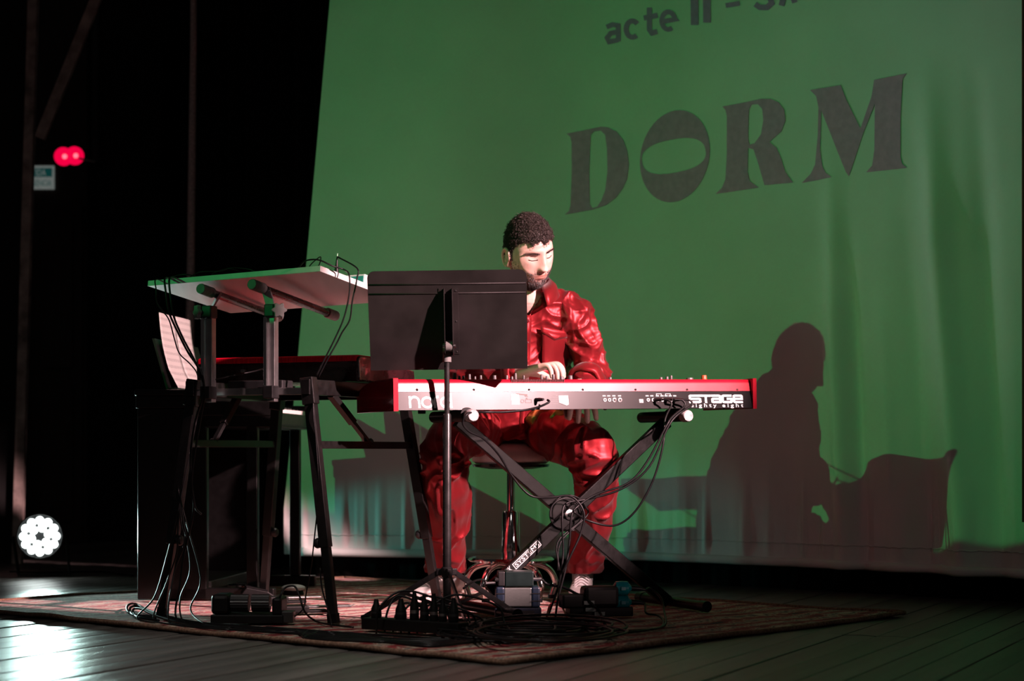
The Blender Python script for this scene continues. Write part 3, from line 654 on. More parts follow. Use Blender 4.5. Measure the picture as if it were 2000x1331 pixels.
# maker's sticker on the lower arm
ad = (B0-B1).normalized(); au = (-kd).cross(ad); au = au if au.z > 0 else -au
def onarm(px, py): return xp(px, py, -0.0362)
c0_, c1_ = onarm(1004, 1108), onarm(1054, 1060)
sx = (c1_-c0_).normalized(); sy = (-kd).cross(sx); sy = sy if sy.z > 0 else -sy
def slab(x0, x1, y0, y1, origin, name, mat, lift=0.0):
    q = [origin+sx*x+sy*y-kd*lift for x, y in ((x0, y0), (x1, y0), (x1, y1), (x0, y1))]
    MB().add(q, [(0, 1, 2, 3)]).build(name, mat, xs)
Ls = (c1_-c0_).length
slab(0.0, Ls, -0.011, 0.011, c0_, 'sticker_border', M_white, 0.0006); slab(0.002, Ls-0.002, -0.009, 0.009, c0_, 'sticker_field', M_ebony, 0.001)
v, f = text2d('SYSTEMS'); MB().add([c0_+sx*(0.006+(Ls-0.012)*x)+sy*(-0.0065+0.013*y)-kd*0.0014 for x, y in v], f).build('sticker_lettering', M_white, xs)
c2_ = onarm(992, 1119)
v, f = text2d('QuiK'); MB().add([c2_+sx*(-0.022+0.042*x)+sy*(-0.012+0.026*y)-kd*0.0010 for x, y in v], f).build('logo_lettering', mk('dull_white_print', (0.55, 0.56, 0.56), 0.5), xs)
v, f = strokes([arc(0, 0, 0.011, 0.013, 200, 480, 14)], 0.004); MB().add([c2_-sx*0.026+sx*x+sy*y-kd*0.0010 for x, y in v], f).build('logo_ring', MATS['dull_white_print'], xs)

# ================================================================== MUSIC STAND
MX, MYp = (873-1000)/FPX*5.943, 5.943
ms = thing('music_stand', 'black sheet music stand with wide solid desk and tripod base', 'music stand', (MX, MYp, 0))
tp = {}
tp['bl'], tp['br'] = P(727, 724, 5.985), P(1034, 720, 5.985); tp['tl'], tp['tr'] = P(714, 531, 5.87), P(1025, 526, 5.87)
tx = (tp['br']-tp['bl']).normalized(); ty0 = ((tp['tl']+tp['tr'])-(tp['bl']+tp['br'])).normalized(); tn = tx.cross(ty0).normalized()   # towards the hall
ty = tn.cross(tx); TW = ((tp['br']-tp['bl']).length+(tp['tr']-tp['tl']).length)/2; TH = ((tp['tl']-tp['bl']).length+(tp['tr']-tp['br']).length)/2
tc_ = (tp['bl']+tp['br']+tp['tl']+tp['tr'])/4; TM = frame(tc_, tx, ty, tn)
rr_ = 0.022; ol = [(-TW/2, -TH/2), (TW/2, -TH/2)]
ol += [(TW/2-rr_+rr_*math.cos(a), TH/2-rr_+rr_*math.sin(a)) for a in [i*math.pi/12 for i in range(7)]]
ol += [(-TW/2+rr_-rr_*math.sin(a), TH/2-rr_+rr_*math.cos(a)) for a in [i*math.pi/12 for i in range(7)]]
M_desk = mk('scuffed_black_desk', (0.0145, 0.0125, 0.0122), 0.55, var=0.22, scale=9, bump=0.06, bscale=700, spec=0.25)
desk = MB().prism(ol, 0.002, TM @ Matrix.Translation((0, 0, -0.001))).build('desk', M_desk, ms)
for yy_ in (TH/2-0.043, TH/2-0.073):
    MB().tube([TM @ V((-TW/2+0.003, yy_, 0.0005)), TM @ V((TW/2-0.003, yy_, 0.0005))], 0.0028, 8).build('pressed_ridge', M_desk, desk, smooth=True)
MB().box(TM @ V((0, -TH/2+0.001, -0.02)), (TW, 0.002, 0.04), TM.to_3x3()).build('lip', M_desk, desk)
MB().box(TM @ V((0, -TH/2+0.01, -0.04)), (TW, 0.02, 0.002), TM.to_3x3()).build('lip', M_desk, desk)
q = TM.inverted() @ onplane(877, 630, tc_, tn); bx0 = q.x
ytop, ybot = (TM.inverted() @ onplane(877, 563, tc_, tn)).y, (TM.inverted() @ onplane(877, 692, tc_, tn)).y
fp = [(ytop, 0), (ytop, 0.012), (ytop-0.03, 0.028), (ybot+0.06, 0.052), (ybot+0.02, 0.052), (ybot+0.004, 0.03), (ybot, 0)]
for sx_, nm in ((-0.0125, 'l'), (0.0125, 'r')):
    A = TM @ Matrix(((0, 0, 1, bx0+sx_-0.001), (1, 0, 0, 0), (0, 1, 0, 0.001), (0, 0, 0, 1)))
    MB().prism(fp, 0.002, A).build('bracket_flange', M_desk, ms)
    o = MB().box(TM @ V((bx0+sx_+0.009*(1 if sx_ > 0 else -1), (ytop+ybot)/2, 0.002)), (0.018, ytop-ybot, 0.0018), TM.to_3x3()).build('bracket_plate', M_desk, ms, bevel=0.0005)
    for yv in (ytop-0.008, (ytop+ybot)/2, ybot+0.008):
        MB().ball(TM @ V((bx0+sx_+0.01*(1 if sx_ > 0 else -1), yv, 0.0028)), (0.0032, 0.0032, 0.0016), TM.to_3x3(), 10, 6).build('rivet', M_blackmetal, o)
jt = TM @ V((bx0, ybot+0.038, 0.036))
MB().tube([jt-tx*0.02, jt+tx*0.02], 0.0055, 12).build('hinge_pin', M_steel, ms, smooth='auto')
MB().lathe([(0.017, -0.010), (0.017, 0.010), (0.012, 0.011)], zalign(jt, tx), 24).build('friction_disc', M_grey, ms, smooth='auto')
ptop = V((MX, MYp, P(873, 700, MYp).z))
MB().tube([jt, jt.lerp(ptop, 0.35), ptop+V((0, 0, 0.012))], [0.010, 0.0125, 0.0125], 16).build('neck', M_desk, ms, smooth='auto')
MB().tube([ptop+V((0, 0, -0.012)), ptop+V((0, 0, 0.045))], [0.0135, 0.0125], 16).build('neck_sleeve', M_grey, ms, smooth='auto')
zj = P(873, 812, MYp).z
MB().tube([(MX, MYp, zj-0.02), ptop], 0.0085, 16).build('inner_pole', M_blackmetal, ms, smooth='auto')
MB().tube([(MX, MYp, 0.05), (MX, MYp, zj), (MX, MYp, zj+0.006)], [0.0132, 0.0132, 0.011], 16).build('outer_pole', M_blackmetal, ms, smooth='auto')
zh_ = P(873, 1118, MYp).z
MB().lathe([(0.016, -0.016), (0.018, -0.01), (0.018, 0.012), (0.0145, 0.016)], Matrix.Translation((MX, MYp, zh_)), 20).build('tripod_hub', M_plastic, ms, smooth='auto')
for a in (168, 35, 285):
    d = V((math.cos(math.radians(a)), math.sin(math.radians(a)), 0)); s0 = V((MX, MYp, zh_-0.002))+d*0.028; s1 = V((MX, MYp, RZ+0.008))+d*0.27
    MB().bar(s0, s1, 0.007, 0.017).build('leg', M_blackmetal, ms, bevel=0.001)
    MB().tube([s1-d*0.02+V((0, 0, 0.006)), s1+d*0.006], 0.0085, 10).build('rubber_foot', M_rubber, ms)
    MB().box(V((MX, MYp, zh_))+d*0.024, (0.02, 0.014, 0.022), Matrix.Rotation(math.radians(a), 3, 'Z')).build('hub_lug', M_plastic, ms, bevel=0.003)
    MB().bar(V((MX, MYp, 0.06))+d*0.012, s0.lerp(s1, 0.45), 0.005, 0.01).build('leg_stay', M_blackmetal, ms)

# ================================================================== TABLE STAND with second tier
tu = V((0.40, 0.917, 0)).normalized(); tv = V((-tu.y, tu.x, 0))
tb = thing('table_stand', 'black folding table stand with splayed legs and an upper tier', 'stand', (-0.75, 6.3, 0))
RNt, RFt = V((-.632, 5.950, .745)), V((-.372, 6.50, .745)); LNt, LFt = V((-1.02, 6.12, .745)), V((-.815, 6.65, .745))
RNf, RFf, LNf, LFf = V((-.551, 5.906, RZ)), V((-.255, 6.594, RZ)), V((-1.125, 6.14, RZ)), V((-.885, 6.80, RZ))
M_frame = mk('black_frame_tube', (0.007, 0.0068, 0.0068), 0.34, var=0.2, scale=40, bump=0.04, bscale=500, spec=0.6)
def leg(t, f_, rot):
    d = (f_-t).normalized(); mid = t.lerp(f_, 0.68)
    o = MB().bar(t, mid, 0.034, 0.028, rot).build('leg', M_frame, tb, bevel=0.002)
    MB().bar(mid-d*0.02, f_+d*-0.012, 0.028, 0.022, rot).build('leg_extension', M_frame, o, bevel=0.002)
    MB().bar(f_-d*0.03, f_, 0.032, 0.026, rot).build('rubber_foot', M_rubber, o, bevel=0.002)
    return d, mid
for t, f_ in ((RNt, RNf), (RFt, RFf), (LNt, LNf), (LFt, LFf)):
    d, mid = leg(t, f_, tu)
    kn = mid-d*0.012
    sd_ = -1 if t.x > -0.75 else 1
    q0 = kn-tv*(-0.012)*sd_
    MB().lathe([(0.006, 0), (0.006, 0.018), (0.015, 0.02), (0.017, 0.028), (0.013, 0.036), (0.004, 0.038)], zalign(kn, tv*(1 if sd_ < 0 else -1)), 14).build('locking_knob', M_plastic, tb, smooth='auto')
def at(t, f_, z): k = (z-t.z)/(f_.z-t.z); return t.lerp(f_, k)
MB().bar(at(RNt, RNf, .565), at(RFt, RFf, .565), 0.02, 0.024).build('cross_bar', M_frame, tb, bevel=0.002)
MB().bar(at(LNt, LNf, .57), at(LFt, LFf, .57), 0.02, 0.024).build('cross_bar', M_frame, tb, bevel=0.002)
bR0, bR1 = RNt-tu*0.025, RFt+tu*0.04
MB().bar(bR0, bR1, 0.03, 0.048).build('top_beam', M_frame, tb, bevel=0.002)
MB().bar(LNt-tu*0.025, LFt+tu*0.04, 0.03, 0.048).build('top_beam', M_frame, tb, bevel=0.002)
for t, f_ in ((RNt, RNf), (LNt, LNf), (RFt, RFf), (LFt, LFf)):
    d = (f_-t).normalized(); MB().bar(t-d*0.03, t+d*0.055, 0.044, 0.036, tu).build('corner_socket', M_frame, tb, bevel=0.003)
MB().bar(RNt+V((0, 0, -.012))-tu*0.0, LNt+V((0, 0, -.012)), 0.02, 0.022).build('front_rail', M_alu, tb, bevel=0.001)
MB().bar(RFt+V((0, 0, -.012)), LFt+V((0, 0, -.012)), 0.02, 0.022).build('rear_rail', M_frame, tb, bevel=0.001)
for t0_, t1_, f0_, f1_, k0, k1 in ((RNt, RFt, RNf, RFf, .22, .55), (LNt, LFt, LNf, LFf, .5, .28)):
    a_ = t0_.lerp(t1_, k0)+V((0, 0, -.02)); b_ = at(t0_, f0_, .565).lerp(at(t1_, f1_, .565), k1); md = a_.lerp(b_, .55)
    o = MB().bar(a_, md, 0.024, 0.02).build('brace', M_frame, tb, bevel=0.001)
    MB().bar(md, b_, 0.016, 0.012).build('brace_slider', M_frame, o); MB().ball(b_+V((0, 0, .012)), 0.011).build('brace_pin', M_blackmetal, o, smooth=True)
# logo on the beam
lo = onplane(690, 752, bR0-tv*0.0152, -tv)
def beam2d(x, y): return lo+tu*x+V((0, 0, y))-tv*0.0006
for sts in ([[(-.008, -.006), (-.008, .006)]], [[(-.003, -.006), (-.003, .006)], [(-.003, -.006), (0.001, -.006)]], [[(.005, -.006), (.005, .006)], [(.001, .001), (.008, .001)]]):
    v, f = strokes(sts, 0.0032); MB().add([beam2d(x*1.7, y) for x, y in v], f).build('beam_logo', M_white, tb)
# second tier: posts, clamps, tubes
TIER = []
for px, Yp, yb, nz in ((411, 6.045, 768, (392, 562, 6.10, 545, 612)), (533, 5.985, 768, (492, 553, 5.95, 655, 607))):
    b_ = P(px, yb, Yp); t_ = V((b_.x, b_.y, 0.985)); b_.z = 0.70
    MB().bar(b_, t_, 0.026, 0.026, tu).build('tier_post', M_alu, tb, bevel=0.0015)
    MB().tube([b_-tu*0.02+tv*0.016+V((0, 0, .01)), t_-tu*0.02+tv*0.016+V((0, 0, -.02))], 0.0065, 12).build('height_rod', M_chrome, tb, smooth='auto')
    MB().box(b_+V((0, 0, 0.03))-tu*0.012, (0.036, 0.044, 0.040), Matrix((-tv, tu, V((0, 0, 1)))).transposed()).build('rail_clamp', M_plastic, tb, bevel=0.003)
    cl = t_+V((0, 0, 0.0))-tu*0.006
    MB().box(cl, (0.036, 0.04, 0.04), Matrix((-tv, tu, V((0, 0, 1)))).transposed()).build('tilt_clamp', M_plastic, tb, bevel=0.004)
    kn = cl+(-tv*0.03 if px > 450 else tv*0.03)-tu*0.01
    star = [( (0.021+0.004*math.cos(6*a))*math.cos(a), (0.021+0.004*math.cos(6*a))*math.sin(a)) for a in [i*2*math.pi/48 for i in range(48)]]
    MB().prism(star, 0.014, zalign(kn, (-tu*0.75-tv*0.66) if px > 450 else (tv*.6-tu*.8))).build('star_knob', mk('grey_star_knob', (0.22, 0.21, 0.21), 0.5), tb, bevel=0.002)
    n0 = P(nz[0], nz[1], nz[2]); qx = (nz[3]-1000)/FPX; s_ = (qx*n0.y-n0.x)/(tu.x-qx*tu.y)
    e_ = n0+tu*s_; n0.z -= 0.004; e_.z = n0.z-0.118*s_
    MB().tube([n0, e_], 0.0125, 18).build('tier_tube', M_blackmetal, tb, smooth='auto')
    dd = (e_-n0).normalized()
    for a0, a1 in ((-0.002, 0.065), (s_-0.055, s_+0.004)):
        g = MB(); pts = [n0+dd*(a0+(a1-a0)*i/14) for i in range(15)]; g.tube(pts, [0.0165+(0.001 if i % 3 else -0.0008) for i in range(15)], 18); g.build('ribbed_grip', M_grey, tb, smooth='auto')
    near = n0.lerp(e_, 0.22 if px < 450 else 0.16)
    MB().bar(cl+V((0, 0, .0)), near, 0.03, 0.006, tu).build('tilt_bracket', M_alu, tb)
    TIER.append((n0, e_))
# white board lying on the tier
bNR, bNL = V((-.593, 5.90, 1.096)), V((-1.193, 6.25, 1.081)); bu = V((.504, .864, 0)); bFR = bNR+bu*0.43+V((0, 0, -.062)); bFL = bNL+bu*0.43+V((0, 0, -.062))
bn = (bNR-bNL).cross(bFL-bNL).normalized(); bn = bn if bn.z > 0 else -bn
lowest = min((n0-bNL).dot(bn) for n0, e_ in TIER)
sh = max(max((n0-bNL).dot(bn), (e_-bNL).dot(bn)) for n0, e_ in TIER)+0.0178
cs = [c+bn*sh*0.0 for c in (bNL, bNR, bFR, bFL)]
lift = max(0.0, sh); cs = [c+bn*lift for c in cs]
M_board = mk('white_laminate', (0.62, 0.60, 0.59), 0.45, var=0.06, scale=3, stretch=(8, 1, 1), spec=0.4)
bd = MB().add(cs+[c+bn*0.018 for c in cs], [(3, 2, 1, 0), (4, 5, 6, 7), (0, 1, 5, 4), (1, 2, 6, 5), (2, 3, 7, 6), (3, 0, 4, 7)])
ctr_b = (cs[0]+cs[2])/2
bdo = bd.build('white_board', M_board, loc=tuple(ctr_b), bevel=0.001)
tag(bdo, 'thin white laminate board lying on the upper tier of the stand', 'board')
def onboard(a, b, lift_=0.0):                    # a along near edge left to right, b depth
    return cs[0].lerp(cs[1], a).lerp(cs[3].lerp(cs[2], a), b)+bn*(0.018+lift_)

# ================================================================== RED SYNTH on the table stand
sR = V((-.495, 6.10, .7705)); SW, SDp = 0.585, 0.38
sy_ = thing('red_synthesizer', 'red topped synthesizer with dark curved back on the table stand', 'synthesizer', sR+tv*SW/2+tu*SDp/2)
SM = frame(sR, tv, tu, V((0, 0, 1)))       # x leftwards, y away, z up
def sprof(prof, x0, x1, name, mat, bevel=0, smooth=False):
    A = SM @ Matrix(((0, 0, 1, x0), (1, 0, 0, 0), (0, 1, 0, 0), (0, 0, 0, 1)))
    return MB().prism(prof, x1-x0, A).build(name, mat, sy_, bevel=bevel, smooth=smooth)
M_sdark = mk('dark_maroon_shell', (0.018, 0.006, 0.007), 0.28, var=0.2, coat=0.3)
M_sred = mk('brushed_red_top', (0.60, 0.004, 0.022), 0.5, spec=0.05, var=0.2, scale=30, stretch=(1, 14, 1))
sprof([(0.03, 0.0), (0.36, 0.0), (0.38, 0.02), (0.38, 0.06), (0.02, 0.068), (0.004, 0.062), (0.006, 0.05), (0.024, 0.02)], 0.004, SW-0.004, 'body', M_sdark, smooth='auto')
sprof([(-0.014, 0.062), (-0.014, 0.079), (0.0, 0.083), (0.2, 0.080), (0.21, 0.068), (0.02, 0.066)], -0.004, SW+0.004, 'red_lid', M_sred, bevel=0.002)
for x0 in (-0.012, SW+0.0):
    sprof([(-0.006, -0.0), (-0.012, 0.07), (0.0, 0.078), (0.2, 0.074), (0.33, 0.05), (0.385, 0.045), (0.39, 0.02), (0.36, 0.0)], x0, x0+0.012, 'end_cheek', M_sdark, bevel=0.003)
MB().bar(SM @ V((-0.014, -0.008, 0.01)), SM @ V((-0.014, -0.012, 0.066)), 0.004, 0.004).build('corner_highlight', M_steel, sy_)  # steel sliver standing in for the bright highlight on the body's corner
MB().box(SM @ V((SW*0.72, -0.001, 0.038)), (0.016, 0.012, 0.010), SM.to_3x3()).build('plug_housing', M_steel, sy_, bevel=0.002)
kw_ = (SW-0.03)/22
for i in range(22):
    c = SM @ V((0.015+kw_*(i+.5), 0.30, 0.069)); MB().box(c, (kw_-0.0012, 0.13, 0.012), SM.to_3x3()).build('white_key', M_ivory, sy_)
v, f = text2d('GOSPEL'); MB().add([SM @ V((0.125-0.10*x, 0.013-0.004*y, 0.028+0.016*y)) for x, y in v], f).build('back_lettering', mk('dark_embossed', (0.03, 0.02, 0.02), 0.4), sy_)
# small stage box hanging behind the front rail with its plugs
sb_ = thing('cable_box', 'black cable junction box under the red synthesizer on the rail', 'box', V((-.80, 6.10, .775)))
cbx = (RNt+LNt)/2+tu*0.06
sb_.location = V((cbx.x, cbx.y, 0.7465-0.012))
Rb = Matrix((-tv, tu, V((0, 0, 1)))).transposed()
MB().box(V((cbx.x, cbx.y, 0.752)), (0.20, 0.07, 0.036), Rb).build('box_body', M_plastic, sb_, bevel=0.004)
for k in (-0.03, 0.035):
    c = V((cbx.x, cbx.y, 0))-tv*k-tu*0.05
    MB().box(V((c.x, c.y, 0.735)), (0.018, 0.03, 0.024), Rb).build('plug', M_plastic, sb_, bevel=0.003)

# ================================================================== CONSOLE PIANO
pw = V((0.10, 0.995, 0)).normalized(); px_ = V((pw.y, -pw.x, 0)); PM = frame(V((-1.348, 6.87, RZ*0.0)), px_, pw, V((0, 0, 1)))
M_piano = mk('black_piano_finish', (0.0035, 0.0033, 0.0033), 0.32, var=0.15, spec=0.5)
pno = thing('console_piano', 'black console piano seen from its end with keys facing the player', 'piano', PM @ V((0.13, 0.375, 0)))
def pbx(x0, x1, y0, y1, z0, z1, name, mat=M_piano, bevel=0.004, parent=None):
    return MB().box(PM @ V(((x0+x1)/2, (y0+y1)/2, (z0+z1)/2)), (x1-x0, y1-y0, z1-z0), PM.to_3x3()).build(name, mat, parent or pno, bevel=bevel)
for y0 in (0.0, 0.715):
    pbx(0, 0.255, y0, y0+0.035, 0.012, 0.70, 'end_slab'); pbx(0.10, 0.50, y0, y0+0.04, 0.012, 0.055, 'toe_block'); pbx(0.40, 0.44, y0, y0+0.035, 0.055, 0.64, 'front_leg')
pbx(-0.005, 0.27, -0.006, 0.755, 0.70, 0.745, 'case_top'); pbx(-0.01, 0.20, -0.008, 0.76, 0.745, 0.768, 'lid', bevel=0.006)
pbx(0.0, 0.02, 0.035, 0.715, 0.06, 0.70, 'rear_panel'); pbx(0.03, 0.25, 0.035, 0.715, 0.012, 0.075, 'base_board', mk('grey_black_base', (0.02, 0.018, 0.018), 0.5, var=0.15))
pbx(0.20, 0.50, 0.0, 0.75, 0.63, 0.672, 'key_bed'); pbx(0.20, 0.505, -0.004, 0.06, 0.672, 0.725, 'key_block'); pbx(0.20, 0.505, 0.695, 0.755, 0.672, 0.725, 'key_block', bevel=0.01); pbx(0.495, 0.51, 0.06, 0.70, 0.64, 0.685, 'key_slip')
pbx(0.02, 0.06, 0.02, 0.73, 0.45, 0.63, 'speaker_panel', mk('dark_brown_panel', (0.03, 0.012, 0.011), 0.6))
kwp = 0.63/28
o0 = pbx(0.345, 0.493, 0.065, 0.065+kwp-0.0012, 0.682, 0.700, 'white_key', M_ivory, 0)
for i in range(1, 28):
    o = bpy.data.objects.new('white_key', o0.data); COL.objects.link(o); o.parent = pno; o.location = pw*(kwp*i)
o1 = None
for i in range(27):
    if (i % 7) in (1, 4): continue
    if o1 is None: o1 = (pbx(0.345, 0.44, 0.065+kwp*(i+1)-0.006, 0.065+kwp*(i+1)+0.006, 0.700, 0.712, 'black_key', M_ebony, 0.001), i)
    else:
        o = bpy.data.objects.new('black_key', o1[0].data); COL.objects.link(o); o.parent = pno; o.location = pw*(kwp*(i-o1[1]))
pbx(0.22, 0.34, 0.06, 0.70, 0.672, 0.74, 'fall_board')
for k in (0.30, 0.365, 0.43): pbx(0.25, 0.36, k, k+0.022, 0.035, 0.048, 'pedal', M_chrome, 0.004)
# music rest and sheet music
ms0 = PM @ V((0.075, 0.08, 0.768))
MB().add([PM @ V((x, y, z)) for x, y, z in ((0.098, 0.06, 0.768), (0.098, 0.66, 0.768), (0.045, 0.66, 0.955), (0.045, 0.06, 0.955), (0.090, 0.06, 0.768), (0.090, 0.66, 0.768), (0.037, 0.66, 0.955), (0.037, 0.06, 0.955))],
    [(0, 1, 2, 3), (4, 5, 6, 7), (0, 1, 5, 4), (1, 2, 6, 5), (2, 3, 7, 6), (3, 0, 4, 7)]).build('music_rest', M_piano, pno)
pbx(0.098, 0.13, 0.06, 0.66, 0.768, 0.776, 'rest_ledge')
def sheet_mat():
    m = bpy.data.materials.new('printed_score'); m.use_nodes = True; nt = m.node_tree; b = nt.nodes['Principled BSDF']; L = nt.links.new; N = nt.nodes.new
    uv = N('ShaderNodeUVMap'); uv.uv_map = 'page'; sp = N('ShaderNodeSeparateXYZ'); L(uv.outputs[0], sp.inputs[0])
    a = N('ShaderNodeMath'); a.operation = 'MULTIPLY'; a.inputs[1].default_value = 11; L(sp.outputs['Y'], a.inputs[0])
    fr = N('ShaderNodeMath'); fr.operation = 'FRACT'; L(a.outputs[0], fr.inputs[0])
    c = N('ShaderNodeMath'); c.operation = 'LESS_THAN'; c.inputs[1].default_value = 0.42; L(fr.outputs[0], c.inputs[0])
    n = N('ShaderNodeTexNoise'); n.inputs['Scale'].default_value = 60; mp = N('ShaderNodeMapping'); mp.inputs['Scale'].default_value = (1, 2.2, 1); L(uv.outputs[0], mp.inputs[0]); L(mp.outputs[0], n.inputs['Vector'])
    g = N('ShaderNodeMath'); g.operation = 'GREATER_THAN'; g.inputs[1].default_value = 0.5; L(n.outputs['Fac'], g.inputs[0])
    mu = N('ShaderNodeMath'); mu.operation = 'MULTIPLY'; L(c.outputs[0], mu.inputs[0]); L(g.outputs[0], mu.inputs[1])
    mx = N('ShaderNodeMix'); mx.data_type = 'RGBA'; mx.inputs[6].default_value = (0.42, 0.40, 0.38, 1); mx.inputs[7].default_value = (0.25, 0.24, 0.23, 1); L(mu.outputs[0], mx.inputs[0]); L(mx.outputs[2], b.inputs['Base Color'])
    b.inputs['Roughness'].default_value = 0.7
    return m
MS = sheet_mat()
for k, (y0, y1) in enumerate(((0.09, 0.30), (0.305, 0.515))):
    vs = []; uvs_ = []
    for j in range(13):
        for i in range(9):
            t = j/12; u_ = i/8
            lean = 0.113-0.06*t-0.012*math.sin(t*math.pi)+0.05*max(0, 0.25-t)
            lean += 0.010*math.sin(u_*math.pi)*(1 if k else -1)*0.4
            vs.append(PM @ V((lean, y0+(y1-y0)*u_, 0.777+0.275*t))); uvs_.append((u_*0.7+k, t))
    fs = [(j*9+i, j*9+i+1, (j+1)*9+i+1, (j+1)*9+i) for j in range(12) for i in range(8)]
    q = MB(); q.add(vs, fs); b_ = PM @ V((0.113, (y0+y1)/2, 0.777)); o = q.build('sheet_music', MS, loc=tuple(b_), smooth=True)
    uvl = o.data.uv_layers.new(name='page')
    for lp in o.data.loops: uvl.data[lp.index].uv = uvs_[lp.vertex_index]
    sdm = o.modifiers.new('thick', 'SOLIDIFY'); sdm.thickness = 0.001
    tag(o, ('near page of printed score leaning on the piano music rest, at its open end', 'inner page of printed score on the piano music rest, nearer the player')[k], 'sheet music', 'score pages on the piano')

# ================================================================== STOOL
ST = V((-0.004, 6.86, 0))
st = thing('stool', 'round white cushioned stool with chrome column and foot ring', 'stool', (ST.x, ST.y, 0))
T0 = Matrix.Translation(ST)
MB().lathe([(0.001, .500), (0.125, .5005), (0.138, .510), (0.143, .53), (0.136, .556), (0.112, .572), (0.06, .578), (0.001, .579)], T0, 40).build('cushion', mk('pale_vinyl', (0.80, 0.78, 0.77), 0.42, var=0.05, bump=0.05, bscale=300), st, smooth=True)
MB().lathe([(0.001, .482), (0.08, .482), (0.135, .490), (0.139, .499), (0.001, .501)], T0, 40).build('seat_pan', M_blackmetal, st, smooth='auto')
MB().lathe([(0.0145, .30), (0.0145, .485)], T0, 24).build('piston', M_chrome, st, smooth='auto')
MB().lathe([(0.022, .12), (0.033, .15), (0.031, .325), (0.027, .332), (0.015, .333)], T0, 28).build('column', M_chrome, st, smooth='auto')
MB().lathe([(0.025, .150), (0.148, .150), (0.156, .157), (0.148, .165), (0.025, .165)], T0, 48).build('foot_plate', M_chrome, st, smooth='auto')
for k in range(5):
    a = math.radians(20+72*k); d = V((math.cos(a), math.sin(a), 0))
    MB().tube(spline([ST+d*r_+V((0, 0, z_)) for r_, z_ in ((0.02, .135), (0.09, .14), (0.145, .12), (0.172, .075), (0.165, .03+RZ), (0.158, .004+RZ))], 6), 0.0115, 12).build('leg', M_chrome, st, smooth=True)
    MB().tube([ST+d*0.158+V((0, 0, RZ)), ST+d*0.158+V((0, 0, RZ+0.014))], 0.015, 12).build('glide', M_rubber, st)

# ================================================================== PERSON
def remesh(mb, vox, smooth=4):
    me = bpy.data.meshes.new('tmp'); me.from_pydata([tuple(p) for p in mb.v], [], mb.f); me.update()
    bm = bmesh.new(); bm.from_mesh(me); bmesh.ops.recalc_face_normals(bm, faces=bm.faces); bm.to_mesh(me); bm.free()
    o = bpy.data.objects.new('tmp', me); COL.objects.link(o)
    r = o.modifiers.new('r', 'REMESH'); r.mode = 'VOXEL'; r.voxel_size = vox
    if smooth:
        sm = o.modifiers.new('s', 'SMOOTH'); sm.factor = 0.5; sm.iterations = smooth
    m2 = bpy.data.meshes.new_from_object(o.evaluated_get(bpy.context.evaluated_depsgraph_get()))
    bpy.data.objects.remove(o); bpy.data.meshes.remove(me); return m2
def coords(me):
    a = np.empty(len(me.vertices)*3); me.vertices.foreach_get('co', a); return a.reshape(-1, 3)
def normals(me):
    a = np.empty(len(me.vertices)*3); me.vertices.foreach_get('normal', a); return a.reshape(-1, 3)
def setco(me, a): me.vertices.foreach_set('co', a.reshape(-1)); me.update()
def loft(mb, rings, n=24):           # rings: centre, x half axis vector, y half axis vector
    vs = []
    for c, ax, ay in rings:
        for k in range(n):
            a = 2*math.pi*k/n; vs.append(V(c)+V(ax)*math.cos(a)+V(ay)*math.sin(a))
    m = len(rings); fs = [(i*n+k, i*n+(k+1) % n, (i+1)*n+(k+1) % n, (i+1)*n+k) for i in range(m-1) for k in range(n)]
    fs += [tuple(range(n-1, -1, -1)), tuple(range((m-1)*n, m*n))]; mb.add(vs, fs)
def limb(mb, pts, k=5, n=18):         # (point, radius) chain, smooth, with round ends
    ps = spline([p for p, r in pts], k); rs = [float(np.interp(i/k, range(len(pts)), [r for p, r in pts])) for i in range(len(ps))]
    mb.tube(ps, rs, n); mb.ball(ps[0], rs[0]*0.98, None, n, 10); mb.ball(ps[-1], rs[-1]*0.98, None, n, 10)

person = thing('person', 'person in a dark red satin shirt and trousers seated at the keyboard, head bowed', 'person', (0.02, 6.75, 0))
